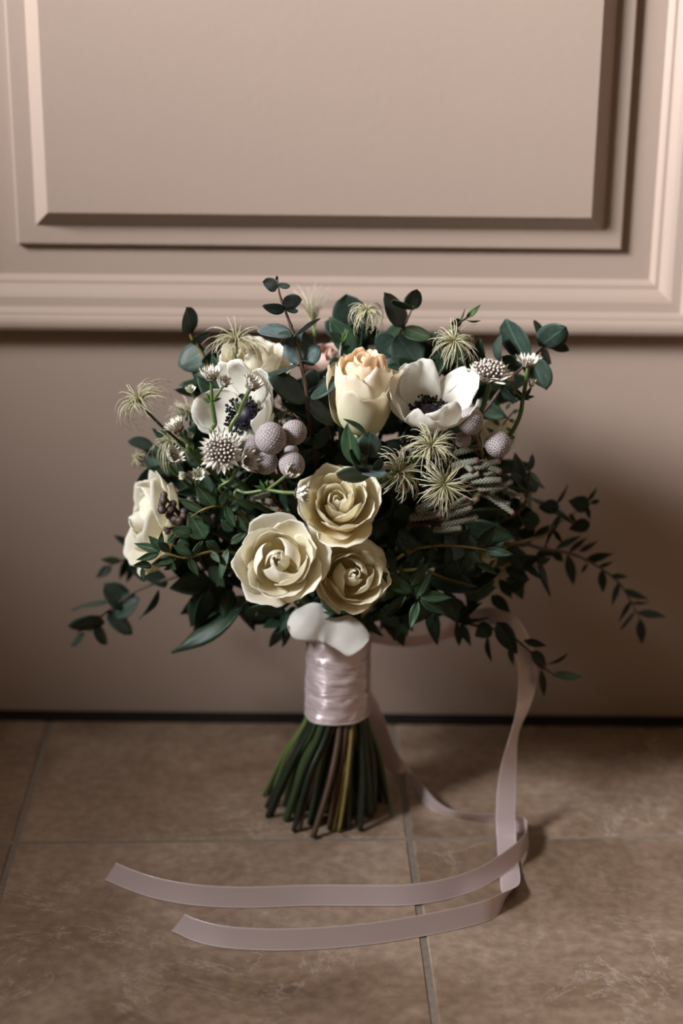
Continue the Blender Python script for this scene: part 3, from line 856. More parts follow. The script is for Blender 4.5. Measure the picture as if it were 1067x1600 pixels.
def brunia(label, balls, Y, back):
    root = thing('brunia_sprig', label, 'berry sprig', 'silver brunia sprigs')
    hub = P(*back)
    for k, (px, py, r, dy) in enumerate(balls):
        c = P(px, py, Y + dy); q = r / SCL(c)
        mw = Matrix.Translation(c) @ Matrix.Rotation(k * 1.9, 4, (0.3, 0.5, 0.8)) @ Matrix.Diagonal((q, q, q * 1.06, 1))
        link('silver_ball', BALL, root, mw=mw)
        if k: link_stem(root, [c, c.lerp(hub, 0.5) + Vector((0, 0.004, -0.002)), hub], 0.0013, 'st_wood')
    stem(root, [P(balls[0][0], balls[0][1], Y + balls[0][3]), hub, P(back[0] + 10, back[1] + 40, back[2] + 0.02)], 0.0022, 'st_wood', 0.0014)


brunia('cluster of six silver-mauve brunia balls below the left anemone',
       [(423, 685, 24, 0), (459, 676, 19.5, 0.012), (415, 722, 19, 0.012), (456, 726, 20, -0.002), (392, 700, 20, 0.016), (455, 705, 11, 0.024)], -0.252, (432, 712, -0.222))
brunia('silver brunia balls at right under the right anemone, two large and one small',
       [(735, 658, 20.5, 0), (723, 687, 12.5, 0.004), (778, 694, 20.5, 0.004)], -0.222, (755, 715, -0.190))


def spike_geo():
    v = []; f = []; a = []; uu = []; nu, nv = 56, 16
    for i in range(nu):
        t = i / (nu - 1); base = (0.80 + 0.2 * math.sin(math.pi * min(1, t * 1.1 + 0.1))) * (1 if t < 0.94 else math.sqrt(max(0.05, 1 - ((t - 0.94) / 0.06) ** 2 * 0.9)))
        for k in range(nv):
            an = 2 * math.pi * k / nv
            sc = 0.5 + 0.5 * math.sin(an * 5 + t * 50) ; s2 = 0.5 + 0.5 * math.sin(an * 5 - t * 50)
            hh = max(sc * s2, 0.2 * (sc + s2)); r = 0.5 * base * (0.74 + 0.36 * hh); uu.append(t)
            bend = 0.06 * math.sin(3 * t)
            v.append((r * math.cos(an) + 0, t, r * math.sin(an))); a.append(min(1, hh * 1.25))
    for i in range(nu - 1):
        for k in range(nv):
            p, q = i * nv + k, i * nv + (k + 1) % nv; f.append((q, p, p + nv, q + nv))
    f.append(tuple(range(nv))); f.append(tuple(range(nu * nv - 1, (nu - 1) * nv - 1, -1)))
    return v, f, {'v': a, 'u': uu}


SP = mesh('bud_spike', *spike_geo()[:2], M['spike'], spike_geo()[2])


def brunia_sticks(label, sticks, Y, back):
    root = thing('brunia_branch', label, 'grey branch', 'grey scaly brunia branches')
    for bx, by, tx, ty, w_ in sticks:
        B = P(bx, by, Y + random.uniform(0.0, 0.012)); T = P(tx, ty, Y + random.uniform(-0.012, 0.0))
        y = T - B; L = y.length; y.normalize(); x = y.orthogonal().normalized(); z = x.cross(y); q = w_ / SCL(B)
        mw = Matrix(((x.x * q, y.x * L, z.x * q, B.x), (x.y * q, y.y * L, z.y * q, B.y), (x.z * q, y.z * L, z.z * q, B.z), (0, 0, 0, 1)))
        link('bud_spike', SP, root, mw=mw)
        link_stem(root, [B, B.lerp(P(*back), 0.6) + Vector((0, 0.006, 0)), P(*back)], 0.0011, 'st_wood', 'twig')
    stem(root, [P(*back), P(back[0] - 25, back[1] + 40, back[2] + 0.02)], 0.0020, 'st_wood')


brunia_sticks('fan of grey-green scaly brunia sticks below the star-like clematis, lowest of three',
              [(652, 796, 690, 781, 13), (688, 797, 736, 784, 12), (642, 809, 692, 803, 13), (688, 809, 738, 792, 12), (690, 822, 747, 807, 13), (678, 828, 722, 825, 12), (700, 815, 732, 797, 11), (728, 789, 747, 779, 11), (705, 792, 728, 777, 10)], -0.222, (640, 822, -0.185))
brunia_sticks('grey scaly brunia sticks directly under the right-hand silver balls',
              [(712, 708, 752, 697, 12), (708, 728, 748, 719, 14), (735, 733, 782, 720, 13), (752, 722, 783, 738, 13), (722, 748, 749, 740, 12), (738, 752, 784, 750, 13), (726, 722, 738, 737, 12), (755, 742, 778, 734, 11), (748, 765, 790, 760, 11)], -0.205, (715, 760, -0.165))
brunia_sticks('short pair of grey scaly brunia tips at right, beside the teal leaf',
              [(764, 773, 803, 803, 12), (785, 764, 815, 778, 11), (770, 768, 800, 752, 11), (775, 785, 797, 787, 10)], -0.195, (745, 775, -0.165))
brunia_sticks('brown scaly brunia tip in shade between the silver balls and the large rose',
              [(400, 778, 425, 785, 13), (412, 784, 436, 798, 12), (420, 772, 392, 780, 10)], -0.225, (440, 795, -0.19))


def brown_buds(label, buds, Y, back):
    root = thing('brown_bud_sprig', label, 'bud sprig', 'glossy brown bud sprigs')
    hub = P(*back)
    for px, py, r, l, an in buds:
        c = P(px, py, Y + random.uniform(-0.004, 0.006)); s = 1 / SCL(c)
        d = (cr * math.cos(an) - cu * math.sin(an) * -1).normalized()
        r *= 0.92; pts = [c - d * (l * s * 1.1), c - d * (l * s * 0.75), c - d * (l * s * 0.35), c - d * (l * s * 0.15), c, c + d * (r * s * 0.6), c + d * (r * s * 0.95)]
        v, f, a = tube(pts, [r * s * 0.55, r * s * 1.0, r * s * 0.95, r * s * 0.74, r * s * 0.86, r * s * 0.72, r * s * 0.22], 10)
        link('bud', mesh('bud', [q - c for q in v], f, M['brown']), root, c)
        link_stem(root, [c, c.lerp(hub, 0.5) + Vector((0, 0.003, 0)), hub], 0.0010, 'st_wood', 'twig')
    stem(root, [hub, P(back[0] + 30, back[1] + 30, back[2] + 0.02)], 0.0016, 'st_wood')


brown_buds('sprig of glossy dark brown buds in front of the side-on cream rose',
           [(256, 774, 7.5, 14, 1.5), (253, 790, 8, 12, 1.6), (270, 788, 8, 14, 1.2), (265, 806, 8.5, 16, 2.4), (274, 812, 8, 12, 2.8), (259, 827, 5.5, 8, 2.2), (287, 801, 8.5, 10, 1.6)], -0.205, (292, 828, -0.18))
brown_buds('sprig of small brown buds between dark leaves left of the large rose',
           [(297, 781, 6.5, 8, 2.2), (312, 779, 7.5, 9, 1.6), (333, 808, 6, 9, 1.2), (326, 818, 6, 8, 2.0), (320, 790, 6, 8, 1.9)], -0.200, (340, 815, -0.175))


# ------------------------------------------------------------------ eucalyptus sprigs (leaves: base x,y  tip x,y  apparent width, options)
EG = 'round-leaved eucalyptus sprigs'
def euc(label, path, leaves, Y, kind='round', mname='teal', **k): return sprig('eucalyptus_sprig', label, 'eucalyptus', EG, path, leaves, kind, mname, Y, **k)

euc('tall blue-grey eucalyptus sprig rising highest above the bouquet', [(433, 434, -0.195), (437, 460, -0.198), (448, 492, -0.2), (458, 520, -0.203), (470, 565, -0.207), (479, 612, -0.208), (484, 660, -0.2)],
    [(434, 449, 411, 440, 21, 'silver'), (434, 447, 453, 448, 10, 'dark'), (432, 438, 433, 430, 5, 'dark lance'), (440, 474, 471, 467, 24, 'silver'),
     (446, 481, 409, 481, 17, 'dark'), (444, 484, 465, 487, 10, 'dark'), (456, 526, 403, 512, 23, 'silver'), (456, 523, 433, 525, 11, 'dark'), (458, 527, 501, 499, 6, 'silver'),
     (465, 572, 472, 516, 52, 'silver d0.01'), (470, 566, 499, 540, 34, 'silver'), (471, 568, 413, 584, 5, 'dark'), (470, 567, 491, 570, 6, 'dark'),
     (481, 616, 422, 592, 38, 'dark d-0.02'), (482, 614, 531, 592, 27, 'dark d-0.01'), (480, 608, 492, 578, 26, 'dark')], -0.205, mname='silver', sr=0.002)
euc('broad teal eucalyptus leaves in shade below the tall grey sprig', [(478, 628, -0.19), (500, 650, -0.185), (515, 690, -0.17)],
    [(476, 623, 519, 668, 25, 'teal'), (505, 682, 470, 692, 16, 'ruscus ovate'), (515, 670, 490, 700, 20, 'dark')], -0.195)
euc('green eucalyptus sprig at top right of centre, one light round leaf at its tip', [(646, 478, -0.14), (632, 508, -0.135), (612, 545, -0.13), (600, 600, -0.13)],
    [(640, 484, 650, 451, 27, 'teal'), (645, 484, 614, 466, 12, 'green'), (631, 512, 597, 459, 30, 'dark'), (630, 512, 674, 528, 24, 'green'), (620, 524, 655, 572, 56, 'dark'), (616, 528, 588, 548, 42, 'dark'), (607, 560, 640, 590, 40, 'dark')], -0.135)
euc('dark round eucalyptus leaves behind the drooping clematis', [(548, 468, -0.085), (546, 520, -0.09), (544, 580, -0.10)],
    [(556, 522, 541, 458, 58, 'dark'), (540, 552, 566, 504, 48, 'dark'), (538, 522, 508, 502, 30, 'dark'), (545, 548, 512, 540, 34, 'dark')], -0.09)
euc('teal eucalyptus sprig at upper right edge with big oval leaf', [(868, 512, -0.135), (846, 545, -0.14), (818, 572, -0.142), (785, 605, -0.14), (750, 650, -0.14)],
    [(821, 562, 793, 497, 41, 'teal'), (779, 566, 780, 523, 13, 'teal'), (844, 541, 882, 512, 42, 'teal d-0.025'), (856, 536, 889, 549, 16, 'dark'), (842, 525, 838, 499, 14, 'dark d0.01'), (825, 552, 852, 610, 38, 'teal'), (818, 576, 784, 558, 24, 'dark'), (846, 545, 862, 568, 16, 'dark'), (805, 592, 760, 600, 20, 'dark'), (780, 610, 810, 625, 14, 'dark')], -0.14)
euc('eucalyptus sprig at upper left with round leaves above the far-left clematis', [(291, 500, -0.13), (300, 530, -0.132), (320, 560, -0.135), (345, 610, -0.135)],
    [(299, 521, 288, 480, 28, 'teal'), (300, 538, 330, 519, 12, 'teal'), (323, 548, 278, 571, 44, 'teal'), (316, 570, 352, 540, 22, 'dark'), (332, 602, 273, 614, 18, 'dark'), (330, 590, 310, 630, 22, 'dark')], -0.133)
euc('dark eucalyptus leaves at the left edge behind the round clematis tuft', [(205, 690, -0.12), (240, 712, -0.125), (290, 735, -0.13)],
    [(240, 702, 201, 686, 20, 'dark'), (232, 700, 250, 742, 30, 'teal'), (255, 730, 215, 762, 30, 'dark'), (265, 735, 245, 775, 26, 'dark'), (258, 722, 262, 690, 24, 'dark'), (275, 735, 300, 770, 30, 'dark')], -0.125)
euc('small eucalyptus whorl facing front, right above the topmost front rose', [(573, 712, -0.257), (571, 725, -0.252), (570, 745, -0.235), (566, 790, -0.21)],
    [(575, 712, 578, 675, 39, 'teal'), (556, 730, 540, 664, 27, 'green ovate'), (572, 736, 547, 703, 24, 'green'), (558, 733, 604, 744, 18, 'silver'), (578, 744, 526, 742, 27, 'teal'), (576, 684, 540, 652, 9, 'green lance'), (585, 735, 596, 718, 14, 'teal')], -0.255)
euc('eucalyptus sprig hanging at lower left, farthest out', [(120, 990, -0.115), (160, 962, -0.115), (205, 928, -0.115), (262, 905, -0.12), (330, 890, -0.13)],
    [(197, 952, 166, 910, 38, 'dark'), (176, 958, 219, 936, 36, 'dark'), (170, 955, 207, 990, 27, 'teal'), (166, 942, 112, 950, 9, 'teal'), (163, 972, 107, 980, 25, 'teal'), (148, 978, 168, 1006, 19, 'teal'), (132, 990, 110, 1008, 11, 'dark'), (262, 912, 224, 895, 24, 'dark'), (230, 905, 205, 890, 14, 'dark')], -0.115)
euc('single hanging teal leaf under the bouquet at left, above the long leaf', [(330, 900, -0.15), (345, 885, -0.15)],
    [(330, 903, 310, 946, 36, 'teal'), (248, 922, 221, 971, 9, 'dark lance'), (345, 900, 360, 930, 24, 'dark')], -0.15)
euc('dark oval eucalyptus leaves at right edge beside the silver ball', [(829, 712, -0.125), (826, 745, -0.13), (818, 790, -0.135), (780, 815, -0.14)],
    [(814, 757, 802, 707, 23, 'dark ovate'), (826, 736, 830, 707, 11, 'teal ovate'), (828, 738, 852, 763, 10, 'green ovate'), (829, 792, 804, 735, 15, 'teal ovate'), (836, 770, 822, 738, 22, 'dark'), (815, 823, 786, 768, 17, 'teal ovate'), (816, 812, 844, 814, 30, 'dark'), (812, 810, 790, 830, 26, 'dark')], -0.13)
euc('large dark oval leaf above the star of narrow leaves, under the cream rose at right', [(748, 918, -0.19), (700, 905, -0.19), (650, 890, -0.185)],
    [(668, 902, 750, 920, 38, 'dark ovate'), (700, 900, 730, 870, 26, 'dark'), (740, 890, 700, 830, 50, 'dark'), (655, 870, 620, 830, 34, 'dark')], -0.19)

# ------------------------------------------------------------------ narrow-leaved sprays
WG = 'narrow-leaved eucalyptus sprays'
def wil(label, path, leaves, Y, kind='lance', mname='willow', **k): return sprig('willow_eucalyptus_spray', label, 'foliage spray', WG, path, leaves, kind, mname, Y, **k)

wil('long dark spray arching out to the far right of the door', [(1000, 968, -0.085), (990, 948, -0.088), (968, 912, -0.09), (935, 886, -0.095), (895, 866, -0.10), (850, 858, -0.11), (790, 850, -0.13)],
    [(868, 858, 908, 839, 11), (888, 864, 918, 841, 8), (886, 866, 897, 916, 16), (905, 862, 933, 845, 9), (912, 877, 958, 866, 13), (918, 880, 908, 896, 6), (935, 886, 958, 878, 7), (940, 890, 942, 927, 14), (953, 900, 981, 901, 9), (967, 910, 957, 947, 10), (974, 922, 1013, 935, 12), (986, 940, 968, 971, 8), (988, 942, 1014, 942, 5), (992, 954, 967, 983, 6), (995, 957, 1040, 963, 12), (1000, 967, 1003, 1008, 15), (850, 858, 838, 882, 14), (842, 858, 868, 868, 15, 'ovate'), (865, 862, 880, 878, 14, 'ovate')], -0.092)
wil('dark spray of small oval leaves at right, above the long arching spray', [(925, 786, -0.10), (900, 800, -0.10), (872, 818, -0.105), (845, 838, -0.11), (800, 850, -0.13)],
    [(874, 791, 842, 793, 24, 'ovate'), (870, 787, 888, 758, 6), (921, 791, 889, 783, 27, 'ovate'), (918, 783, 932, 759, 6), (922, 786, 938, 782, 8), (916, 790, 922, 813, 8), (922, 817, 889, 827, 22, 'ovate'), (877, 803, 850, 853, 10), (890, 802, 900, 818, 7), (822, 776, 899, 815, 8), (806, 852, 836, 822, 28, 'ovate'), (836, 843, 859, 821, 14, 'ovate'), (865, 828, 880, 850, 8), (812, 800, 838, 812, 26, 'ovate')], -0.105)
wil('dark spray drooping at lower right in front of the ribbon loop', [(900, 1060, -0.155), (862, 1052, -0.155), (832, 1022, -0.155), (790, 988, -0.155), (745, 978, -0.155), (700, 962, -0.155), (640, 930, -0.16)],
    [(711, 968, 752, 941, 15), (714, 972, 763, 964, 8), (713, 972, 719, 1013, 13), (720, 974, 736, 1011, 13), (768, 978, 742, 994, 27, 'ovate'), (776, 972, 806, 1022, 30, 'ovate'), (762, 994, 765, 1034, 9), (796, 1010, 803, 1041, 9), (818, 1001, 853, 1009, 13), (830, 1018, 856, 1048, 19, 'ovate'), (844, 1046, 851, 1089, 11), (853, 1038, 888, 1025, 4), (864, 1056, 908, 1060, 14, 'ovate green'), (690, 962, 660, 955, 10), (735, 975, 710, 955, 18, 'ovate')], -0.157)
wil('curved dark spray at right, a long leaf hanging before the door', [(856, 925, -0.13), (838, 885, -0.13), (800, 880, -0.135), (750, 900, -0.145)],
    [(842, 876, 861, 931, 12), (788, 926, 824, 907, 15), (768, 930, 796, 958, 19, 'ovate'), (800, 880, 845, 872, 22, 'ovate'), (790, 890, 830, 905, 20, 'ovate'), (820, 880, 845, 905, 12), (780, 905, 800, 935, 16), (838, 880, 862, 872, 12), (818, 886, 790, 858, 22, 'ovate'), (775, 880, 810, 862, 17, 'ovate green')], -0.135)
wil('small-leaved spray at far left behind the side-on rose', [(155, 895, -0.07), (180, 880, -0.075), (215, 870, -0.08), (265, 880, -0.10)],
    [(208, 848, 176, 838, 12, 'ovate'), (212, 856, 194, 850, 10), (190, 876, 157, 873, 11, 'ovate'), (200, 870, 188, 905, 13, 'ovate'), (174, 886, 150, 902, 15, 'ovate'), (212, 880, 199, 910, 13, 'ovate'), (220, 860, 210, 838, 12, 'ovate'), (225, 880, 240, 905, 12)], -0.078)
wil('front spray of small green leaves at left below the brown buds', [(236, 884, -0.222), (258, 866, -0.225), (290, 872, -0.222), (330, 862, -0.21), (370, 865, -0.2)],
    [(251, 863, 209, 848, 14), (253, 860, 232, 837, 15), (250, 858, 253, 829, 10), (265, 862, 246, 846, 15), (249, 865, 213, 875, 13), (237, 884, 210, 882, 13, 'ovate'), (276, 871, 235, 883, 17), (222, 886, 224, 909, 8), (262, 850, 275, 832, 10), (300, 868, 270, 852, 16), (317, 845, 296, 877, 11), (356, 857, 343, 908, 15), (295, 872, 310, 900, 14), (330, 862, 345, 880, 12), (258, 870, 275, 892, 14, 'ovate')], -0.222, mname='green', sr=0.0013, sm='st_olive')
wil('dark green leaves left of the large cream rose on an arching yellow stem', [(298, 808, -0.21), (318, 796, -0.215), (343, 791, -0.21), (375, 800, -0.195), (400, 830, -0.18)],
    [(320, 842, 295, 801, 36, 'ovate'), (336, 792, 305, 757, 24, 'ovate'), (333, 795, 336, 756, 14), (322, 801, 275, 778, 15), (352, 792, 368, 824, 16), (345, 790, 357, 762, 14), (330, 820, 312, 800, 14), (360, 800, 376, 780, 14), (365, 830, 345, 812, 18), (322, 846, 345, 860, 16), (300, 835, 268, 828, 22, 'ovate'), (295, 845, 275, 858, 20, 'ovate'), (360, 850, 385, 832, 14), (370, 806, 390, 835, 14)], -0.212, mname='green', sr=0.0013, sm='st_olive')
wil('star of narrow green leaves at lower right of the front roses', [(652, 935, -0.235), (660, 925, -0.22), (650, 905, -0.19)],
    [(646, 927, 592, 894, 25), (640, 916, 669, 879, 19), (636, 930, 599, 962, 17), (654, 931, 706, 934, 19), (656, 937, 699, 961, 17), (653, 939, 641, 983, 17), (650, 933, 674, 890, 20), (627, 908, 598, 942, 15), (645, 922, 622, 885, 16)], -0.235, mname='green', sm='st_olive')
wil('dark spray with a pale yellow stem crossing below the grey brunia sticks', [(772, 862, -0.205), (740, 856, -0.21), (690, 852, -0.212), (645, 860, -0.2), (610, 880, -0.18)],
    [(678, 854, 668, 884, 14), (702, 852, 698, 888, 15), (738, 858, 717, 904, 18), (755, 860, 803, 866, 17), (690, 854, 660, 835, 14), (715, 852, 735, 825, 16), (745, 858, 775, 822, 18), (660, 858, 640, 885, 16), (725, 856, 752, 880, 16), (648, 858, 626, 842, 14), (770, 862, 790, 845, 12), (742, 880, 782, 898, 12)], -0.207, mname='ruscus', sm='st_olive')
wil('fine airy sprig of tiny leaves at right behind the domed astrantia', [(805, 640, -0.12), (785, 665, -0.125), (765, 700, -0.13)],
    [(790, 640, 798, 628, 6), (800, 645, 812, 640, 6), (795, 655, 810, 662, 6), (785, 650, 776, 638, 7), (780, 665, 768, 652, 7), (790, 668, 806, 678, 6), (775, 680, 760, 668, 8), (780, 640, 772, 622, 8), (800, 632, 806, 615, 8), (770, 690, 790, 700, 7), (760, 640, 752, 620, 9)], -0.125, mname='green', sr=0.001, sm='st_green')
wil('green bud sprig with one pointed leaf tip above the upper right clematis', [(746, 480, -0.14), (730, 496, -0.142), (712, 512, -0.145), (700, 560, -0.14)],
    [(728, 497, 751, 476, 10, 'bright'), (722, 503, 704, 506, 14, 'ruscus'), (720, 500, 726, 482, 3), (728, 500, 750, 503, 3), (715, 515, 690, 540, 20), (700, 548, 672, 560, 18), (705, 545, 725, 570, 22), (698, 560, 680, 580, 22)], -0.142, mname='ruscus', sr=0.0014, sm='st_green')
wil('small bright green shoot left of the peach rose bud', [(541, 520, -0.13), (533, 545, -0.135), (532, 590, -0.14)],
    [(533, 535, 515, 518, 16), (534, 535, 544, 515, 7, 'bright'), (536, 530, 540, 512, 6, 'bright'), (530, 560, 512, 575, 16), (528, 575, 500, 590, 20), (532, 580, 520, 600, 12), (532, 548, 548, 540, 9)], -0.137, mname='ruscus', sr=0.0022, sm='st_dark', tip=0.0016)

# broad ruscus leaves and the deep green body of the bouquet
RG = 'dark ruscus sprigs filling the bouquet'
def rus(label, path, leaves, Y, kind='ovate', mname='ruscus', **k): return sprig('ruscus_sprig', label, 'foliage', RG, path, leaves, kind, mname, Y, sr=0.0023, sm='st_dark', **k)

rus('long pointed dark leaf hanging below the bouquet at left', [(372, 950, -0.165), (400, 935, -0.165)],
    [(381, 948, 266, 1018, 31, 'lance d-0.005'), (385, 950, 400, 968, 14)], -0.165)
rus('dark leaves peeping out left of the fallen petal', [(450, 968, -0.165), (470, 950, -0.165)],
    [(455, 968, 410, 978, 20), (420, 950, 452, 966, 18), (470, 960, 430, 992, 22), (400, 945, 425, 958, 12), (560, 945, 590, 968, 26), (580, 950, 640, 962, 22), (600, 958, 660, 948, 20)], -0.165)

fill = [('left of the large rose, deep in the bouquet', 330, 830, 70, 75, -0.165), ('under the left astrantias, deep in the bouquet', 318, 745, 42, 55, -0.150),
        ('behind the six silver balls', 420, 740, 60, 65, -0.165), ('deep between the topmost front rose and the clematis heads', 610, 800, 60, 80, -0.175),
        ('behind the front roses', 470, 850, 80, 80, -0.170), ('deep behind the grey brunia sticks', 690, 790, 75, 70, -0.150),
        ('low on the right, behind the star of narrow leaves', 680, 910, 80, 60, -0.165), ('low on the left, behind the hanging teal leaf', 350, 905, 60, 50, -0.150),
        ('deep in the centre below the peach rose bud', 520, 690, 70, 60, -0.165), ('in shade under the right anemone', 640, 690, 60, 50, -0.160),
        ('at upper left behind the left anemone', 365, 645, 40, 55, -0.130), ('at upper right behind the right anemone', 700, 610, 70, 60, -0.120),
        ('at the right edge behind the silver balls', 730, 745, 42, 55, -0.130), ('at the top behind the peach rose bud', 590, 570, 70, 50, -0.110),
        ('right of the shaded cream rose', 760, 850, 35, 50, -0.120), ('low in the centre just above the ribbon', 560, 940, 70, 40, -0.165),
        ('close above the ribbon under the large rose', 470, 945, 50, 28, -0.180), ('close above the ribbon on its right side', 610, 930, 40, 20, -0.150), ('behind the small eucalyptus whorl', 560, 745, 55, 60, -0.160), ('between the six silver balls and the brown buds', 365, 775, 55, 50, -0.170), ('low right of the front roses', 620, 880, 60, 50, -0.160),
        ('at the far back of the crown on the left', 430, 640, 90, 70, -0.110), ('at the far back of the crown on the right', 620, 700, 120, 90, -0.100)]
for i, (where, cx, cy, rx, ry, Y) in enumerate(fill):
    rnd = random.Random(300 + i); lv = []
    for k in range(22):
        a = k * 2.4 + rnd.uniform(-0.4, 0.4); q = math.sqrt((k + 0.5) / 22)
        bx, by = cx + rx * q * 0.75 * math.cos(a), cy + ry * q * 0.75 * math.sin(a)
        d = a + rnd.uniform(-0.9, 0.9); L = rnd.uniform(34, 56) * (1.45 if Y > -0.16 else 1.1)
        lv.append((bx, by, bx + L * math.cos(d), by + L * math.sin(d), rnd.uniform(15, 28) * (1.5 if Y > -0.16 else 1.1), 'd%.3f' % rnd.uniform(-0.022, 0.018)))
    cxs = (cx + 527) / 2
    rus('dark green ruscus leaves ' + where, [(cx, cy - ry * 0.6, Y), (cx, cy, Y), (cxs, cy + 30, Y + 0.005)], lv, lambda s, Y=Y, rnd=rnd: Y + rnd.uniform(-0.018, 0.022))


# ------------------------------------------------------------------ fallen white petal resting on the ribbon top
def loose_petal():
    top = [(449, 973), (456, 958), (470, 949), (486, 942), (500, 943), (513, 948), (528, 953), (545, 960), (560, 970), (571, 981), (578, 992)]
    bot = [(449, 977), (453, 990), (461, 999), (474, 1002), (489, 1003), (503, 1004), (516, 1009), (530, 1017), (545, 1026), (562, 1016), (576, 1001)]
    dep = [0.004, 0.001, -0.002, -0.004, -0.004, -0.001, 0.001, -0.001, -0.003, -0.004, -0.004]
    sub = 3; nu = (len(top) - 1) * sub + 1; nv = 13; g = []; uu = []; vv = []
    ct = catmull([Vector((*p, 0)) for p in top], nu - 1); cb = catmull([Vector((*p, 0)) for p in bot], nu - 1); cdp = catmull([Vector((d, 0, 0)) for d in dep], nu - 1)
    for i in range(nu):
        t = i / (nu - 1); row = []; ru = []; rv = []
        for j in range(nv):
            s = j / (nv - 1); q = cb[i].lerp(ct[i], s)
            Y = -0.196 + cdp[i].x * (0.55 + 0.45 * s) + 0.007 * (s - 0.5) + 0.0035 * (2 * s - 1) ** 2 * math.sin(math.pi * t) * (1 if t < 0.5 else 0.2)
            Y += 0.0004 * math.sin(13 * t + 5 * s) + 0.00012 * math.sin(37 * t - 9 * s)
            row.append(P(q.x, q.y, Y)); ru.append(abs(2 * s - 1)); rv.append(0.4 + 0.6 * s)
        g.append(row); uu.append(ru); vv.append(rv)
    o0 = g[nu // 2][nv // 2].copy()
    v, f, a = grid_solid([[p - o0 for p in row] for row in g], 0.0005, uu, vv)
    o = link('fallen_petal', mesh('fallen_petal', v, f, M['loose'], a), None, o0)
    o['label'] = 'large loose white petal, creased, lying on top of the ribbon wrap below the front roses'; o['category'] = 'petal'
loose_petal()
# one petal of the lower right rose hangs down towards the fallen petal
put_leaf(rt3, 'ovate', 'rose', P(508, 902, -0.243), P(530, 962, -0.232), 0.0155, 0.35, name='petal', k=0)

# ------------------------------------------------------------------ ribbon: wound bands and two long tails
WC = Vector((-0.0015, -0.155, 0)); WR = 0.0248; WZ_B, WZ_T = 0.083, 0.150
rb = thing('satin_ribbon', 'pale lilac satin ribbon wound round the stems with two long tails on the tiles', 'ribbon')
rb.location = (WC.x, WC.y, WZ_B)
def band(k, zc, tilt, ph, wdt, rr):
    nu, nv = 9, 73; g = []; uu = []; vv = []; rnd = random.Random(60 + k); p1, p2 = rnd.uniform(0, 6), rnd.uniform(0, 6)
    for s in (-1, -0.98, -0.75, -0.5, -0.25, 0, 0.25, 0.5, 0.75, 0.98, 1):
        row = []; ru = []; rv = []
        for j in range(nv):
            a = 2 * math.pi * (j / (nv - 1)) * 1.02 + ph
            z = zc + tilt * math.sin(a + ph) + wdt / 2 * s
            pinch = 1 - 0.035 * math.sin(math.pi * (z - WZ_B) / (WZ_T - WZ_B))
            r = (WR + rr) * pinch + 0.00035 * math.sin(5 * a + p1 + 2.5 * s) + 0.00025 * math.sin(9 * a + p2 - 3 * s) + 0.00015 * (1 - s * s) + 0.0004 * (j / nv)
            r += 0.00022 * math.sin(4.5 * s + 2.2 * math.sin(2 * a + p2))
            row.append((r * math.cos(a), r * math.sin(a), z - WZ_B)); ru.append((s + 1) / 2); rv.append(j / nv)
        g.append(row); uu.append(ru); vv.append(rv)
    v, f, a = grid_solid(g, 0.0003, uu, vv)
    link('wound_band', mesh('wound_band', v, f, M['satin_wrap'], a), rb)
for k, (zc, ti, ph) in enumerate([(0.1405, 0.0015, 0.3), (0.124, -0.0022, 1.4), (0.1075, 0.0024, 2.9), (0.0925, 0.0017, 2.2)]):
    band(k, zc, ti, ph, 0.0205, 0.00022 * k)


def tail(ctrl, n, wdt=0.0148, skew=0.004):
    """ctrl: (point, width direction)"""
    pts = catmull([c[0] for c in ctrl], n); dirs = catmull([Vector(c[1]).normalized() for c in ctrl], n)
    g = []; uu = []; vv = []; nv = 7
    for i, (p, d) in enumerate(zip(pts, dirs)):
        tg = (pts[min(i + 1, n)] - pts[max(i - 1, 0)]).normalized()
        d = (d - tg * d.dot(tg)).normalized(); nn = tg.cross(d); row = []; ru = []; rv = []
        for s in (-1, -0.975, -0.6, -0.2, 0.2, 0.6, 0.975, 1):
            q = p + d * (s * wdt / 2) + nn * (0.0002 * (1 - s * s))
            if i > n - 4: q = q + tg * (skew * s * (i - (n - 4)) / 4)
            row.append(q - rb.location); ru.append((s + 1) / 2); rv.append(i / n)
        g.append(row); uu.append(ru); vv.append(rv)
    v, f, a = grid_solid(g, 0.00014, uu, vv)
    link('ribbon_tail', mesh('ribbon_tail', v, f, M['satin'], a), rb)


UP = (0, 0.42, 0.91); HZ = 0.0069
tail([(P(572, 985, -0.140), (0, -0.5, 0.9)), (P(600, 996, -0.120), (0, -0.55, 0.9)), (P(640, 1002, -0.105), (0.05, -0.55, 0.9)), (P(690, 992, -0.098), (-0.1, -0.5, 0.9)), (P(740, 968, -0.115), (0.2, 0.1, 0.9)), (P(785, 966, -0.125), (0.7, 0.5, 0.6)),
      (P(814, 1004, -0.140), (0.95, 0.2, 0.3)), (P(824, 1052, -0.150), (0.95, 0.3, 0.1)), (P(818, 1100, -0.162), (0.75, 0.65, 0.05)), (P(803, 1150, -0.172), (0.55, 0.83, 0)), (P(794, 1205, -0.184), (0.85, 0.5, 0)), (P(790, 1262, -0.198), (1, 0.1, 0)),
      (P(791, 1302, -0.207), (1, -0.05, 0)), (G(793, 1338, 0.0022), (1, 0.0, 0.0)), (G(797, 1372, 0.0018), (0.95, 0.15, 0.15)), (G(794, 1398, 0.0045), (0.6, 0.5, 0.55)), (G(773, 1417, HZ), (0.12, 0.4, 0.9)), (G(735, 1430, HZ), UP), (G(660, 1446, HZ), UP), (G(560, 1461, HZ), UP), (G(450, 1468, HZ), UP), (G(360, 1465, HZ), UP), (G(310, 1455, HZ), (0, 0.45, 0.9)), (G(278, 1441, HZ + 0.0004), (-0.05, 0.5, 0.86))], 190, skew=-0.0035)
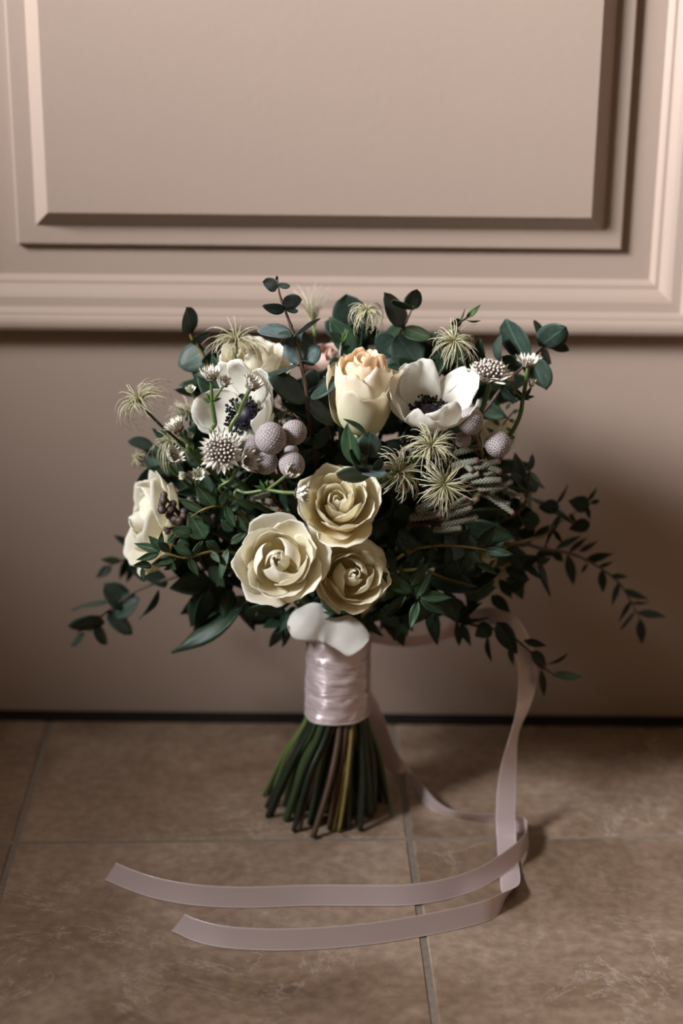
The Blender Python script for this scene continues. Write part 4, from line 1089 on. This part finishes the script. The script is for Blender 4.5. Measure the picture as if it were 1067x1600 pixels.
tail([(P(566, 1085, -0.130), (0.6, 0.1, 0.7)), (P(586, 1125, -0.118), (0.8, 0.1, 0.5)), (P(604, 1175, -0.105), (0.75, 0.2, 0.5)), (P(632, 1215, -0.100), (0.5, 0.4, 0.6)), (G(668, 1250, 0.006), (0.25, -0.5, 0.8)), (G(705, 1270, 0.006), (0.1, -0.72, 0.7)), (G(750, 1277, 0.006), (0, -0.66, 0.75)), (G(790, 1281, 0.007), (-0.2, -0.3, 0.9)),
      (G(819, 1292, HZ), (-0.15, 0.3, 0.95)), (G(824, 1310, HZ), (-0.1, 0.2, 0.97)), (G(806, 1334, HZ + 0.003), UP), (G(760, 1366, HZ), UP), (G(705, 1387, HZ), UP), (G(640, 1398, HZ), UP), (G(560, 1399, HZ), UP), (G(480, 1399, HZ), UP), (G(390, 1402, HZ), UP), (G(310, 1399, HZ), UP), (G(245, 1388, HZ), UP), (G(205, 1375, HZ), (0, 0.45, 0.9)), (G(172, 1361, HZ + 0.0004), (-0.05, 0.5, 0.86))], 190, skew=-0.0030)

# ------------------------------------------------------------------ stems: pack them in the ribbon, splay them on the floor
n = len(STEMS); rad = np.array([s[2] for s in STEMS]) * 1.0
rs = np.random.RandomState(5)
order = rs.permutation(n)
pos = np.zeros((n, 2))
for i, k in enumerate(order):
    q = math.sqrt((i + 0.5) / n) * 0.0215; a = i * 2.39996; pos[k] = (q * math.cos(a), q * math.sin(a))
def relax(pos, rad, lim, it=250, gap=1.08):
    pos = pos.copy()
    for _ in range(it):
        d = pos[:, None] - pos[None]; l = np.linalg.norm(d, axis=2) + 1e-9
        ov = (rad[:, None] + rad[None]) * gap - l; np.fill_diagonal(ov, 0); ov = np.clip(ov, 0, None)
        pos += (d / l[..., None] * ov[..., None]).sum(1) * 0.35
        q = np.linalg.norm(pos, axis=1) + 1e-9; lm = lim - rad; pos *= np.minimum(1, lm / q)[:, None]
    return pos
pos = relax(pos, rad, 0.0232)
tw = R(-17)
flo = np.stack([pos[:, 0] * math.cos(tw) - pos[:, 1] * math.sin(tw), pos[:, 0] * math.sin(tw) + pos[:, 1] * math.cos(tw)], 1) * 2.25
flo = relax(flo + rs.normal(0, 0.0042, flo.shape), rad * 1.05, 0.0545, 120)
FC = Vector((-0.0090, -0.1535, 0))
for k, (root, path, r, m, tip, nodes) in enumerate(STEMS):
    top = Vector((WC.x + pos[k, 0], WC.y + pos[k, 1], 0.152)); bot = Vector((WC.x + pos[k, 0] * 1.0, WC.y + pos[k, 1] * 1.0, 0.086))
    foot = Vector((FC.x + flo[k, 0], FC.y + flo[k, 1], r * 0.35))
    foot.z = 0.0006
    mid = bot.lerp(foot, 0.5) + Vector((flo[k, 0], flo[k, 1], 0)) * 0.03 + Vector((*rs.normal(0, 0.0016, 2), 0))
    last = path[-1]
    hub = top + Vector((pos[k, 0], pos[k, 1], 0)) * 0.35 + Vector((0, 0, 0.018))
    inner = last.lerp(hub, 0.5) + Vector((0, 0.008 + max(0.0, -0.19 - last.y) * 0.9, 0.004))
    np_ = len(path)
    pts = catmull(path + [inner, hub, top, bot, mid, foot], 64)
    npath = len(path) / (len(path) + 5)
    rr = []
    for i in range(len(pts)):
        t = i / (len(pts) - 1)
        q = tip + (r - tip) * min(1, t / max(0.15, npath))
        rr.append(q)
    if nodes:
        for i in range(6 + k % 3, len(pts) - 2, 7): rr[i] *= 1.28
    mm = m
    if m == 'st_wood' and k % 2 == 0: mm = 'st_olive'
    if m == 'st_dark' and k % 3 == 0: mm = 'st_green'
    if m == 'st_dark' and k % 7 == 1: mm = 'st_wood'
    v, f, a = tube(pts, rr, 8)
    root.location = foot
    for ch in root.children: ch.location = ch.location - foot
    link('stem', mesh('stem', [q - foot for q in v], f, M[mm]), root, Vector((0, 0, 0)))
